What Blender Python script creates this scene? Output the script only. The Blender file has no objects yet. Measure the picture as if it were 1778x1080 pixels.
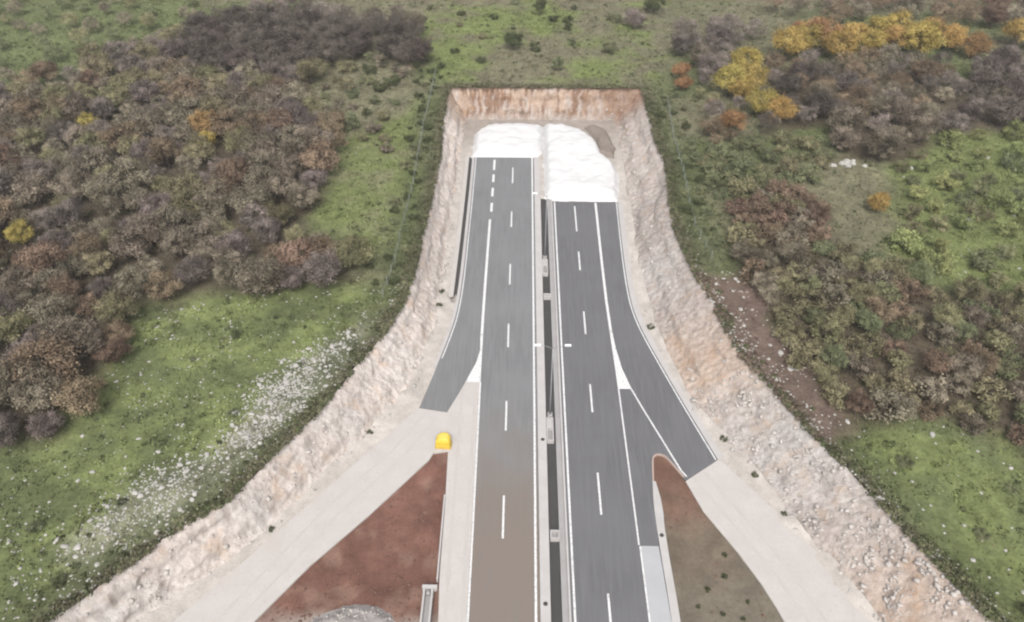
import bpy, bmesh, math, random
import numpy as np
from mathutils import Vector, Matrix

# ------------------------------------------------------------------ camera, sky, sun, exposure
scene = bpy.context.scene
C = scene.collection
R = math.radians
random.seed(7)
rng = np.random.default_rng(7)

cam_d = bpy.data.cameras.new('camera')
cam = bpy.data.objects.new('camera', cam_d); C.objects.link(cam)
cam_d.sensor_width = 36.0
cam_d.lens = 36.0 * 1400.0 / 1778.0
cam_d.clip_start = 1.0; cam_d.clip_end = 6000.0
PITCH = math.atan(1140 / 1400.0); YAW = math.atan(26 / math.hypot(1400, 1140))
cam.location = (0, 0, 84.0)
cam.rotation_euler = (math.pi / 2 - PITCH, 0, YAW)
scene.camera = cam

SUN_EL, SUN_AZ = R(50), R(182)          # soft overcast sun, high, from behind the camera
w = bpy.data.worlds.new('World'); scene.world = w; w.use_nodes = True
nt = w.node_tree; nt.nodes.clear()
sky = nt.nodes.new('ShaderNodeTexSky'); sky.sky_type = 'NISHITA'; sky.sun_disc = False
sky.sun_elevation = SUN_EL; sky.sun_rotation = SUN_AZ; sky.air_density = 1.0; sky.dust_density = 5.0
hs = nt.nodes.new('ShaderNodeHueSaturation'); hs.inputs['Saturation'].default_value = 0.22   # cloud cover
bg = nt.nodes.new('ShaderNodeBackground'); bg.inputs['Strength'].default_value = 0.12
wo = nt.nodes.new('ShaderNodeOutputWorld')
nt.links.new(sky.outputs[0], hs.inputs['Color']); nt.links.new(hs.outputs[0], bg.inputs['Color'])
nt.links.new(bg.outputs[0], wo.inputs['Surface'])
sd = bpy.data.lights.new('sun', 'SUN'); sd.energy = 1.4; sd.angle = R(17); sd.color = (1.0, 0.965, 0.92)
so = bpy.data.objects.new('sun', sd); C.objects.link(so)
sv = Vector((math.sin(SUN_AZ) * math.cos(SUN_EL), math.cos(SUN_AZ) * math.cos(SUN_EL), math.sin(SUN_EL)))
so.rotation_euler = (-sv).to_track_quat('-Z', 'Y').to_euler(); so.location = sv * 200
vs = scene.view_settings
vs.view_transform = 'Standard'; vs.look = 'None'; vs.gamma = 1.0; vs.use_curve_mapping = False
vs.exposure = 1.12
scene.cycles.filter_width = 2.2
scene.cycles.max_bounces = 5; scene.cycles.diffuse_bounces = 3; scene.cycles.transparent_max_bounces = 4

# ------------------------------------------------------------------ numeric helpers
def _hash(ix, iy, iz):
    n = (ix * 374761393 + iy * 668265263 + iz * 2147483647 + 1013904223) & 0xFFFFFFFF
    n = ((n ^ (n >> 13)) * 1274126177) & 0xFFFFFFFF
    n = ((n ^ (n >> 16)) * 2246822519) & 0xFFFFFFFF
    return ((n ^ (n >> 15)) & 0xFFFF) / 65535.0
def vnoise(x, y, z=0.0):
    x = np.asarray(x, float); y = np.asarray(y, float); z = np.zeros_like(x) + z
    xi = np.floor(x).astype(np.int64); yi = np.floor(y).astype(np.int64); zi = np.floor(z).astype(np.int64)
    fx, fy, fz = x - xi, y - yi, z - zi
    fx = fx * fx * (3 - 2 * fx); fy = fy * fy * (3 - 2 * fy); fz = fz * fz * (3 - 2 * fz)
    out = 0
    for dx in (0, 1):
        for dy in (0, 1):
            for dz in (0, 1):
                wgt = (fx if dx else 1 - fx) * (fy if dy else 1 - fy) * (fz if dz else 1 - fz)
                out = out + wgt * _hash(xi + dx, yi + dy, zi + dz)
    return out * 2 - 1
def fbm(x, y, z=0.0, o=4):
    a, s, t = 1.0, 0.0, 0.0
    x = np.asarray(x, float); y = np.asarray(y, float); z = np.asarray(z, float)
    for k in range(o):
        s = s + a * vnoise(x + 17.3 * k, y - 9.1 * k, z + 5.7 * k); t += a; a *= 0.5
        x = x * 2.03; y = y * 2.03; z = z * 2.03
    return s / t
def inpoly(px, py, poly):
    px = np.asarray(px, float); py = np.asarray(py, float)
    ins = np.zeros(px.shape, bool); n = len(poly)
    for i in range(n):
        x1, y1 = poly[i]; x2, y2 = poly[(i + 1) % n]
        c = ((y1 > py) != (y2 > py))
        xx = (x2 - x1) * (py - y1) / ((y2 - y1) if y2 != y1 else 1e-9) + x1
        ins ^= c & (px < xx)
    return ins
def polydist(px, py, poly, closed=True):
    d = np.full(np.shape(px), 1e9); n = len(poly)
    for i in range(n if closed else n - 1):
        a = np.array(poly[i]); b = np.array(poly[(i + 1) % n]); ab = b - a
        t = np.clip(((px - a[0]) * ab[0] + (py - a[1]) * ab[1]) / max(ab @ ab, 1e-9), 0, 1)
        d = np.minimum(d, np.hypot(px - a[0] - t * ab[0], py - a[1] - t * ab[1]))
    return d
def smooth(a, b, x):
    t = np.clip((x - a) / (b - a), 0, 1); return t * t * (3 - 2 * t)
def densify(poly, step):
    out = [poly[0]]
    for a, b in zip(poly[:-1], poly[1:]):
        L = math.dist(a, b); n = max(1, int(round(L / step)))
        for k in range(1, n + 1): out.append(tuple(a[j] + (b[j] - a[j]) * k / n for j in range(len(a))))
    return out

# ------------------------------------------------------------------ scene helpers
def tag(o, label=None, cat=None, group=None, kind=None):
    if label: o['label'] = label
    if cat: o['category'] = cat
    if group: o['group'] = group
    if kind: o['kind'] = kind
    return o
def mesh_np(name, v, f, mat=None, col=None, tint=None, smooth_s=False):
    v = np.asarray(v, np.float32); f = np.asarray(f, np.int32)
    me = bpy.data.meshes.new(name); k = f.shape[1]
    me.vertices.add(len(v)); me.vertices.foreach_set('co', v.ravel())
    me.loops.add(f.size); me.loops.foreach_set('vertex_index', f.ravel())
    me.polygons.add(len(f)); me.polygons.foreach_set('loop_start', np.arange(0, f.size, k, dtype=np.int32))
    if smooth_s: me.polygons.foreach_set('use_smooth', np.ones(len(f), bool))
    me.update(calc_edges=True)
    if col is not None:
        c = np.ones((len(v), 4), np.float32); c[:, :3] = col
        me.attributes.new('col', 'FLOAT_COLOR', 'POINT').data.foreach_set('color', c.ravel())
    if tint is not None:
        me.attributes.new('tint', 'FLOAT', 'POINT').data.foreach_set('value', np.asarray(tint, np.float32))
    if mat: me.materials.append(mat)
    return me
def link(name, me, parent=None, loc=None):
    o = bpy.data.objects.new(name, me); C.objects.link(o)
    if parent: o.parent = parent
    if loc: o.location = loc
    return o
def empty(name, loc, rz=0.0):
    o = bpy.data.objects.new(name, None); C.objects.link(o); o.location = loc; o.rotation_euler = (0, 0, rz)
    o.empty_display_size = 0.3
    return o
def bm_obj(name, bm, mat, parent=None, loc=None, smooth_s=False):
    me = bpy.data.meshes.new(name); bm.to_mesh(me); bm.free()
    if smooth_s: me.polygons.foreach_set('use_smooth', np.ones(len(me.polygons), bool))
    me.materials.append(mat); return link(name, me, parent, loc)
def box(bm, c, s, bev=0.0, rz=0.0):
    r = bmesh.ops.create_cube(bm, size=1.0, matrix=Matrix.Translation(c) @ Matrix.Rotation(rz, 4, 'Z') @ Matrix.Diagonal((*s, 1)))
    if bev:
        es = list({e for vv in r['verts'] for e in vv.link_edges})
        bmesh.ops.bevel(bm, geom=es, offset=bev, segments=2, affect='EDGES', profile=0.6)
def tube(bm, pts, rads, seg=10, cap=True):
    rings = []
    for i, p in enumerate(pts):
        p = Vector(p)
        d = (Vector(pts[min(i + 1, len(pts) - 1)]) - Vector(pts[max(i - 1, 0)])).normalized()
        a = d.orthogonal().normalized(); b = d.cross(a)
        if rings:                                   # keep rings aligned
            prev = rings[-1][0].co - Vector(pts[i - 1]); prev = prev - d * prev.dot(d)
            if prev.length > 1e-6: a = prev.normalized(); b = d.cross(a)
        rings.append([bm.verts.new(p + (a * math.cos(2 * math.pi * k / seg) + b * math.sin(2 * math.pi * k / seg)) * rads[i]) for k in range(seg)])
    for r0, r1 in zip(rings[:-1], rings[1:]):
        for k in range(seg): bm.faces.new((r0[k], r0[(k + 1) % seg], r1[(k + 1) % seg], r1[k]))
    if cap:
        bm.faces.new(rings[0][::-1]); bm.faces.new(rings[-1])
def slab(name, poly, ztop, depth, mat, parent=None):
    bm = bmesh.new()
    vs_ = [bm.verts.new((x, y, ztop)) for x, y in poly]
    f = bm.faces.new(vs_); bm.normal_update()
    if f.normal.z < 0: f.normal_flip()
    r = bmesh.ops.extrude_face_region(bm, geom=[f])
    low = [g for g in r['geom'] if isinstance(g, bmesh.types.BMVert)]
    # the extruded copy becomes the underside
    for v_ in low: v_.co.z -= depth
    bmesh.ops.triangulate(bm, faces=bm.faces[:])
    bmesh.ops.recalc_face_normals(bm, faces=bm.faces[:])
    return bm_obj(name, bm, mat, parent)
def offs(pts, d):
    out = []
    for i, p in enumerate(pts):
        a = pts[max(i - 1, 0)]; b = pts[min(i + 1, len(pts) - 1)]
        tx, ty = b[0] - a[0], b[1] - a[1]; L = math.hypot(tx, ty)
        out.append((p[0] - ty / L * d, p[1] + tx / L * d))
    return out
def chaikin(pts, n=2):
    for _ in range(n):
        q = [pts[0]]
        for a, b in zip(pts[:-1], pts[1:]):
            q.append((a[0] * .75 + b[0] * .25, a[1] * .75 + b[1] * .25)); q.append((a[0] * .25 + b[0] * .75, a[1] * .25 + b[1] * .75))
        q.append(pts[-1]); pts = q
    return pts
def ribbon(name, pts, wd, z, mat, parent):
    a = offs(pts, wd / 2); b = offs(pts, -wd / 2); n = len(pts)
    v = [(x, y, z) for x, y in a] + [(x, y, z) for x, y in b]
    f = [(i, n + i, n + i + 1, i + 1) for i in range(n - 1)]
    o = link(name, mesh_np(name, v, f, mat)); o.parent = parent
    return o

# ------------------------------------------------------------------ materials
def newmat(name):
    m = bpy.data.materials.new(name); m.use_nodes = True
    n = m.node_tree; p = n.nodes['Principled BSDF']; p.inputs['Specular IOR Level'].default_value = 0.2
    return m, n, p
def node(n, t, **kw):
    x = n.nodes.new(t)
    for k, v_ in kw.items():
        if k in x.inputs: x.inputs[k].default_value = v_
        else: setattr(x, k, v_)
    return x
def mixc(n, fac, a, b, blend='MIX'):
    m = n.nodes.new('ShaderNodeMix'); m.data_type = 'RGBA'; m.blend_type = blend
    for sock, val in ((m.inputs[0], fac), (m.inputs[6], a), (m.inputs[7], b)):
        if hasattr(val, 'is_output') or isinstance(val, bpy.types.NodeSocket): n.links.new(val, sock)
        elif isinstance(val, (int, float)): sock.default_value = val
        else: sock.default_value = (*val, 1)
    return m.outputs[2]
def noise(n, vec, scale, detail=5, rough=0.6, dist=0.0):
    t = node(n, 'ShaderNodeTexNoise', Scale=scale, Detail=detail, Roughness=rough, Distortion=dist)
    if vec is not None: n.links.new(vec, t.inputs['Vector'])
    return t.outputs['Fac']
def ramp(n, src, lo, hi):
    r = n.nodes.new('ShaderNodeMapRange'); r.inputs[1].default_value = lo; r.inputs[2].default_value = hi; r.clamp = True
    r.interpolation_type = 'SMOOTHSTEP'
    n.links.new(src, r.inputs[0]); return r.outputs[0]
def bump(n, p, src, strength, dist):
    b = node(n, 'ShaderNodeBump', Strength=strength, Distance=dist)
    n.links.new(src, b.inputs['Height']); n.links.new(b.outputs[0], p.inputs['Normal'])
def pos(n):
    return n.nodes.new('ShaderNodeNewGeometry').outputs['Position']
def scaled(n, vec, s):
    m = n.nodes.new('ShaderNodeMapping'); m.inputs['Scale'].default_value = s; n.links.new(vec, m.inputs[0]); return m.outputs[0]

def mat_asphalt(name, base, dusty=False):
    m, n, p = newmat(name); P = pos(n)
    big = noise(n, P, 0.09, 3); mid = noise(n, scaled(n, P, (2.2, .12, 1)), 1.0, 4); fine = noise(n, P, 9, 3)
    c = mixc(n, ramp(n, big, .3, .7), tuple(b * .86 for b in base), tuple(b * 1.12 for b in base))
    c = mixc(n, ramp(n, mid, .35, .75), c, tuple(b * 1.22 for b in base))
    c = mixc(n, ramp(n, fine, .3, .8), c, tuple(b * .82 for b in base))
    if dusty:      # red-brown site dust carried along the lanes by lorries from the soil island on
        sx = n.nodes.new('ShaderNodeSeparateXYZ'); n.links.new(P, sx.inputs[0])
        nn = noise(n, P, 0.22, 4)
        a = node(n, 'ShaderNodeMath', operation='MULTIPLY_ADD'); n.links.new(nn, a.inputs[0]); a.inputs[1].default_value = 22.0
        n.links.new(sx.outputs['Y'], a.inputs[2])
        f = ramp(n, a.outputs[0], 96, 68)
        ff = node(n, 'ShaderNodeMath', operation='MULTIPLY'); n.links.new(f, ff.inputs[0]); n.links.new(ramp(n, noise(n, scaled(n, P, (1.4, .25, 1)), .7, 4), -.1, .5), ff.inputs[1])
        c = mixc(n, ff.outputs[0], c, (.136, .114, .099))
    n.links.new(c, p.inputs['Base Color']); p.inputs['Roughness'].default_value = .82
    bump(n, p, noise(n, P, 14, 3), .25, .02); return m
def mat_paint(name):
    m, n, p = newmat(name); P = pos(n)
    c = mixc(n, ramp(n, noise(n, P, 3.5, 5), .42, .75), (.50, .50, .50), (.24, .235, .23))
    n.links.new(c, p.inputs['Base Color']); p.inputs['Roughness'].default_value = .6; return m
def mat_concrete(name, a, b, stain, st=0.5):
    m, n, p = newmat(name); P = pos(n)
    c = mixc(n, ramp(n, noise(n, P, .35, 5), .3, .7), a, b)
    c = mixc(n, ramp(n, noise(n, P, 2.5, 5), .62 - .1 * st, .85), c, stain)
    c = mixc(n, ramp(n, noise(n, P, 12, 3), .35, .8), c, tuple(x * .88 for x in a))
    n.links.new(c, p.inputs['Base Color']); p.inputs['Roughness'].default_value = .85
    bump(n, p, noise(n, P, 7, 4), .3, .03); return m
def mat_attr(name, spread=.35, sc=(.6, 3.5), dark=.6, light=1.45, bd=.12):
    m, n, p = newmat(name); P = pos(n)
    at = n.nodes.new('ShaderNodeAttribute'); at.attribute_name = 'col'; col = at.outputs['Color']
    n1 = ramp(n, noise(n, P, sc[0], 6, .65), .3, .72); n2 = ramp(n, noise(n, P, sc[1], 5, .65), .3, .75)
    dk = mixc(n, 1.0, col, (dark,) * 3, 'MULTIPLY'); lt = mixc(n, 1.0, col, (light,) * 3, 'MULTIPLY')
    c = mixc(n, n1, dk, lt); c = mixc(n, spread, c, mixc(n, n2, dk, lt))
    n.links.new(c, p.inputs['Base Color']); p.inputs['Roughness'].default_value = .95; p.inputs['Specular IOR Level'].default_value = .08
    bump(n, p, noise(n, P, sc[1] * 1.2, 5), .6, bd); return m
def mat_rockface(name):
    m, n, p = newmat(name); P = pos(n)
    at = n.nodes.new('ShaderNodeAttribute'); at.attribute_name = 'col'; col = at.outputs['Color']
    st = noise(n, scaled(n, P, (1.0, 1.0, .16)), 1.3, 6, .65)       # down-slope rills
    pt = noise(n, P, .35, 5, .6); fr = noise(n, P, 4.5, 6, .7)
    c = mixc(n, ramp(n, st, .3, .72), mixc(n, 1.0, col, (.80, .77, .75), 'MULTIPLY'), mixc(n, 1.0, col, (1.24, 1.24, 1.24), 'MULTIPLY'))
    c = mixc(n, ramp(n, pt, .5, .72), c, mixc(n, 1.0, col, (1.0, .88, .77), 'MULTIPLY'))
    c = mixc(n, ramp(n, fr, .57, .8), c, mixc(n, 1.0, col, (.62, .57, .54), 'MULTIPLY'))
    v = node(n, 'ShaderNodeTexVoronoi', Scale=1.1); n.links.new(P, v.inputs['Vector'])
    n.links.new(c, p.inputs['Base Color']); p.inputs['Roughness'].default_value = .95; p.inputs['Specular IOR Level'].default_value = .08
    ad = node(n, 'ShaderNodeMath', operation='ADD'); n.links.new(fr, ad.inputs[0]); n.links.new(v.outputs['Distance'], ad.inputs[1])
    bump(n, p, ad.outputs[0], .8, .3); return m
def mat_leaf(name, c1, c2, vary=.25):
    m, n, p = newmat(name)
    at = n.nodes.new('ShaderNodeAttribute'); at.attribute_name = 'tint'
    c = mixc(n, at.outputs['Fac'], c1, c2)
    oi = n.nodes.new('ShaderNodeObjectInfo')
    h = n.nodes.new('ShaderNodeHueSaturation')
    r1 = n.nodes.new('ShaderNodeMapRange'); r1.inputs[3].default_value = 1 - vary; r1.inputs[4].default_value = 1 + vary
    n.links.new(oi.outputs['Random'], r1.inputs[0]); n.links.new(r1.outputs[0], h.inputs['Value'])
    r2 = n.nodes.new('ShaderNodeMapRange'); r2.inputs[3].default_value = .485; r2.inputs[4].default_value = .52
    ml = node(n, 'ShaderNodeMath', operation='FRACT'); m7 = node(n, 'ShaderNodeMath', operation='MULTIPLY'); m7.inputs[1].default_value = 7.31
    n.links.new(oi.outputs['Random'], m7.inputs[0]); n.links.new(m7.outputs[0], ml.inputs[0]); n.links.new(ml.outputs[0], r2.inputs[0]); n.links.new(r2.outputs[0], h.inputs['Hue'])
    n.links.new(c, h.inputs['Color']); n.links.new(h.outputs[0], p.inputs['Base Color'])
    p.inputs['Roughness'].default_value = .9; p.inputs['Specular IOR Level'].default_value = .05
    tr = n.nodes.new('ShaderNodeBsdfTranslucent'); n.links.new(h.outputs[0], tr.inputs['Color'])
    mx = n.nodes.new('ShaderNodeMixShader'); mx.inputs[0].default_value = .3
    n.links.new(p.outputs[0], mx.inputs[1]); n.links.new(tr.outputs[0], mx.inputs[2])
    n.links.new(mx.outputs[0], n.nodes['Material Output'].inputs['Surface']); return m
def mat_plain(name, c, rough=.6, metal=0.0, var=.2, sc=3):
    m, n, p = newmat(name); P = pos(n)
    n.links.new(mixc(n, ramp(n, noise(n, P, sc, 4), .3, .75), c, tuple(x * (1 - var) for x in c)), p.inputs['Base Color'])
    p.inputs['Roughness'].default_value = rough; p.inputs['Metallic'].default_value = metal; return m

M = {}
M['asphL'] = mat_asphalt('asphalt_left', (.132, .133, .136), True)
M['asphR'] = mat_asphalt('asphalt_right', (.097, .096, .101))
M['paint'] = mat_paint('road_paint')
M['conc'] = mat_concrete('pale_concrete', (.34, .325, .32), (.30, .285, .275), (.24, .215, .195))
M['base'] = mat_concrete('stabilised_base', (.352, .332, .318), (.322, .298, .280), (.255, .222, .195), 1.0)
M['basecool'] = mat_concrete('cement_base', (.29, .295, .305), (.27, .272, .28), (.235, .23, .225), .2)
M['grey'] = mat_concrete('grey_concrete', (.25, .242, .24), (.22, .21, .207), (.16, .15, .145))
M['gravel'] = mat_attr('pale_gravel', .5, (.5, 5), .72, 1.2, .08)
M['soil'] = mat_attr('red_soil', .4, (.35, 2.5), .72, 1.25, .15)
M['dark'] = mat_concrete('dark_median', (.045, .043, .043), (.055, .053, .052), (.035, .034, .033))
M['rockface'] = mat_rockface('cut_rock')
M['ground'] = mat_attr('meadow_ground', .5, (.5, 2.6), .55, 1.45, .25)
M['tuft'] = mat_attr('grass_blades', .3, (1.2, 4), .7, 1.3, .02)
M['stone'] = mat_concrete('limestone', (.33, .318, .298), (.235, .224, .206), (.12, .112, .094), .9)
M['stonedirty'] = mat_concrete('dirty_stone', (.36, .335, .315), (.27, .245, .226), (.15, .128, .11), .8)
M['white'] = mat_concrete('white_crushed_stone', (.465, .46, .463), (.43, .425, .425), (.31, .30, .29), .9)
M['bark'] = mat_plain('bark', (.075, .062, .052), .95)
M['steel'] = mat_plain('galvanised_steel', (.22, .225, .23), .55, .2, .15)
M['lamp'] = mat_plain('lamp_housing', (.62, .62, .63), .4, .0, .08)
M['glass'] = mat_plain('lamp_lens', (.30, .31, .32), .15, .0, .05)
M['yellow'] = mat_plain('yellow_plastic', (.46, .33, .04), .55, 0, .15)
M['dirty_yellow'] = mat_plain('dirty_yellow_plastic', (.40, .27, .075), .7, 0, .35, 4)
M['lid'] = mat_plain('yellow_lid', (.52, .42, .085), .5, 0, .25, 6)
M['black'] = mat_plain('black_rubber', (.03, .03, .03), .8)
M['iron'] = mat_plain('cast_iron', (.06, .058, .055), .7)
M['post'] = mat_plain('fence_post', (.20, .215, .19), .8)
M['wire'] = mat_plain('fence_wire', (.14, .165, .14), .6)

# ------------------------------------------------------------------ plan of the cutting (metres; carriageways run along +Y)
ZG = 6.0                                             # meadow level above the road
CREST_L = [(-17.46, 178.4), (-17.4, 162.7), (-16.83, 144.3), (-16.94, 127.0), (-17.42, 115.2), (-17.84, 104.7), (-18.4, 98.5), (-20.83, 88.9), (-24.2, 81.4), (-27.16, 74.2), (-31.2, 67.0), (-35.03, 59.6), (-37.72, 57.2), (-41.12, 53.7), (-43.86, 50.2), (-49.04, 44.1), (-84, 0), (-145, -80), (-300, -300)]
TOE_L = [(-13.1, 173.7), (-13.12, 160), (-13.15, 147.5), (-13.4, 131.8), (-13.35, 119), (-13.2, 108.5), (-13.4, 101.5), (-14.2, 94.5), (-16.4, 85.2), (-20.03, 77.3), (-24.49, 70.6), (-29.98, 61.2), (-33.5, 56.6), (-36.5, 53.3), (-40.62, 48.8), (-44.5, 43.2), (-78, 0), (-138, -80), (-292, -300)]
CREST_R = [(27.83, 178.6), (27.78, 166.8), (27.8, 153.6), (28.5, 139.4), (27.33, 127.7), (27.09, 118.7), (27.92, 109.2), (29.04, 102.3), (29.97, 97.4), (31.6, 86.7), (35.07, 79.0), (38.35, 70.1), (41.6, 64.2), (44.05, 57.3), (46.24, 52.9), (49.83, 45.3), (69, 0), (106, -100), (180, -300)]
TOE_R = [(21.1, 173.8), (20.95, 163), (20.84, 152), (20.8, 138), (20.6, 126), (20.4, 117.5), (20.8, 107), (21.3, 100), (21.8, 96), (23.4, 87.2), (25.8, 79.8), (28.84, 74.8), (31.6, 68.5), (34.6, 60.6), (37.16, 56.3), (40.5, 47.5), (59.5, 0), (96, -100), (170, -300)]
def xl(y): return np.interp(y, [p[1] for p in CREST_L][::-1], [p[0] for p in CREST_L][::-1])
def xr(y): return np.interp(y, [p[1] for p in CREST_R][::-1], [p[0] for p in CREST_R][::-1])
def txl(y): return np.interp(y, [p[1] for p in TOE_L][::-1], [p[0] for p in TOE_L][::-1])
def txr(y): return np.interp(y, [p[1] for p in TOE_R][::-1], [p[0] for p in TOE_R][::-1])
YE = 178.5
def cdist(x, y):                                      # rough distance outside the crest
    return np.maximum(np.maximum(xl(y) - x, x - xr(y)) * .85, y - YE)
def gz(x, y):
    x = np.asarray(x, float); y = np.asarray(y, float)
    t = smooth(0, 14, cdist(x, y))
    return ZG + .06 * fbm(x * .8, y * .8, 3.0, 2) + t * (.75 * fbm(x * .035, y * .035, 1.0, 3) + .16 * fbm(x * .25, y * .25, 2.0, 3))

# regions on the meadow level
RG = {
 'woodL': [(-130, 165), (-106, 183), (-95, 198), (-87.5, 210), (-63, 215), (-44, 211), (-38, 195), (-48, 186), (-50, 171), (-42.6, 159), (-36, 145), (-38, 130), (-37, 117), (-29.5, 110), (-25.5, 105), (-31, 98.7), (-40, 98.6), (-51, 98.4), (-59, 92.6), (-57, 81), (-57, 69.5), (-62, 67.5), (-78, 68), (-92, 95)],
 'darkband': [(-87.5, 210), (-69, 229), (-44, 215), (-38, 195), (-48, 186), (-65, 177), (-79, 184)],
 'darkband2': [(-42, 220), (-32.7, 220), (-24.4, 199), (-25.7, 184.5), (-34, 195)],
 'topleft': [(-164, 243), (-97, 244), (-87.5, 210), (-95, 198), (-106, 183), (-130, 165)],
 'shrubL': [(-49.5, 192), (-39, 198), (-26, 186), (-22.6, 161), (-24.6, 143), (-36.8, 152), (-46.8, 166)],
 'meadowL': [(-36.4, 150), (-23.3, 172), (-20.9, 138), (-21.1, 112.5), (-25.7, 110.7), (-37.6, 121)],
 'meadowL2': [(-61, 95), (-41.6, 101), (-24.7, 104), (-19.7, 101), (-27, 87), (-36, 73.6), (-38.7, 60), (-49, 46.5), (-58, 40), (-78, 66), (-58.8, 71)],
 'rockband': [(-25.8, 89.4), (-22.7, 91.4), (-24.4, 82.4), (-29.2, 73.7), (-33, 67.6), (-35.7, 69.5), (-34.3, 79)],
 'rockband2': [(-35.7, 69.5), (-32.7, 66.7), (-40, 57.2), (-47.6, 48.6), (-51.6, 52.2), (-45.5, 62)],
 'brownR': [(58, 189), (80, 193), (90, 190), (102, 192), (96, 170), (80, 161), (59.5, 158), (50, 155), (57, 172)],
 'mauveR': [(40, 208), (54, 217), (62, 208), (51, 196), (47, 182), (38.5, 172), (39.4, 192)],
 'greyR': [(67, 163), (82, 166), (113, 192), (124, 192), (119, 161), (95, 155), (73.5, 142.6), (63, 145)],
 'topright': [(68, 231), (157, 242), (142, 208), (108, 218), (76, 220)],
 'rustR': [(39.6, 125), (47, 131), (54, 126), (53, 116), (45, 110.6), (37, 112), (35.4, 119)],
 'oliveR': [(35.6, 144), (50, 152), (61, 147), (55, 133), (45, 131), (36, 129)],
 'thicketR': [(72, 139), (88, 156), (117, 158), (90, 102), (67, 103.6), (62.7, 111.5)],
 'woodR': [(36.3, 110), (52.5, 113), (61, 108), (65.6, 101), (88, 100), (74, 70), (61, 70.6), (52, 74.5), (43.5, 73), (40, 81), (38, 93)],
 'soilR': [(29.5, 106), (36, 106.7), (37.8, 93.6), (41.2, 81), (43.3, 72.6), (39, 69.5), (35.4, 77), (31, 87), (29, 97.6)],
 'meadowR': [(43, 72.6), (54, 74), (62, 71), (64, 58), (58, 42), (50, 42), (44.5, 57)],
 'stripL': [(-19.3, 190), (-19.4, 150), (-19.3, 120), (-20.2, 100), (-24, 100), (-25, 108), (-23.5, 130), (-24, 160), (-26, 190)],
 'stripR': [(29.6, 174), (29.8, 140), (29.2, 122), (31, 108), (34, 108), (34, 125), (35, 150), (38, 174)],
 'midR': [(36, 172), (46, 172), (50, 158), (50, 150), (36, 144)],
 'meadowC': [(-45, 250), (-25, 250), (45, 250), (39.8, 212), (31.5, 182), (-17.4, 179), (-24.6, 199)],
}
GREEN = np.array((.085, .099, .045)); LGREEN = np.array((.118, .137, .055)); OLIVE = np.array((.116, .110, .070))
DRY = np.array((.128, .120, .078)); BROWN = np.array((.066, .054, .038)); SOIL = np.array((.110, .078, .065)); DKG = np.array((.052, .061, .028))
def gcol(x, y):
    x = np.asarray(x, float); y = np.asarray(y, float)
    wx = x + 3.0 * fbm(x * .15, y * .15, 11.0, 3); wy = y + 3.0 * fbm(x * .15, y * .15, 23.0, 3)
    a = fbm(x * .05, y * .05, 5.0, 4)[..., None]; b = fbm(x * .22, y * .22, 8.0, 4)[..., None]
    c = OLIVE + (GREEN - OLIVE) * smooth(-.3, .4, a)
    def put(key, col, soft=3.0, amt=1.0):
        nonlocal c
        d = polydist(wx, wy, RG[key]); ins = inpoly(wx, wy, RG[key])
        f = (smooth(-soft, soft, np.where(ins, d, -d)) * amt)[..., None]
        c = c * (1 - f) + col * f
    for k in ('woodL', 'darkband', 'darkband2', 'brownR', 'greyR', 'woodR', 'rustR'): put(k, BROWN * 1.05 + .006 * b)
    put('topleft', GREEN * 1.1); put('shrubL', OLIVE * 1.05)
    put('meadowL', LGREEN * .95 + (DRY - LGREEN) * smooth(-.1, .6, b) * .6)
    put('meadowL2', GREEN + (LGREEN - GREEN) * smooth(-.4, .4, b))
    put('meadowR', LGREEN + (GREEN - LGREEN) * smooth(-.1, .5, b)); put('thicketR', LGREEN * .95)
    put('meadowC', DRY * .95 + (LGREEN - DRY) * smooth(-.25, .25, a + .5 * b)); put('soilR', SOIL, 2.0)
    rb = np.array((.20, .185, .165)) * (1 + .4 * b); put('rockband', rb, 2.0, .6); put('rockband2', rb, 2.0, .4)
    cd = cdist(x, y)[..., None]
    e = smooth(7, 2.0, cd + 2.0 * b) * (y < 172)[..., None]              # darker weeds along the fence
    c = c * (1 - .7 * e) + (DKG * 1.15) * .7 * e
    e2 = smooth(2.2, .2, cd + .5 * b)                # bare trampled soil right on the edge
    c = c * (1 - .55 * e2) + np.array((.075, .062, .046)) * .55 * e2
    put('soilR', SOIL, 2.0, .85)
    return c * (1 + .25 * b)

# ------------------------------------------------------------------ ground (one sheet with the cutting left open)
ros = [-300.0, -200, -120, -60, -20, 5, 20, 30]
ros += list(np.arange(34, YE - .3, 1.0)) + [YE]
nE = len(ros) - 1
far = list(np.arange(YE + 1, 262, 1.1)); s = 2.0
while far[-1] < 3200: far.append(far[-1] + s); s *= 1.25
ros = np.array(ros + far)
lo = list(np.arange(0, 6, .7)) + list(np.arange(6, 150, 1.15)); s = 2.0
while lo[-1] < 3200: lo.append(lo[-1] + s); s *= 1.28
lo = np.array(lo); nl = len(lo); nm = 46
V = []; 
for i, y in enumerate(ros):
    yy = min(y, YE); jl = .02 + .2 * float(vnoise(y * .9, 3.1)) + .22 * float(vnoise(y * .25, 1.1)); jr = .02 + .2 * float(vnoise(y * .9, 7.7)) + .22 * float(vnoise(y * .3, 5.1))
    L_ = xl(yy) + jl - lo[::-1]; R_ = xr(yy) - jr + lo
    mid = np.linspace(L_[-1], R_[0], nm + 2)[1:-1]
    xs = np.concatenate([L_, mid, R_]); ys = np.full(xs.shape, y)
    if i == nE: ys[nl - 1:nl + nm + 1] += -.15 + .35 * vnoise(xs[nl - 1:nl + nm + 1] * .7, 9.0)
    V.append(np.stack([xs, ys], 1))
V = np.array(V); nr, nc = V.shape[:2]
Z = gz(V[..., 0], V[..., 1]); COL = gcol(V[..., 0], V[..., 1])
idx = np.arange(nr * nc).reshape(nr, nc)
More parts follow.
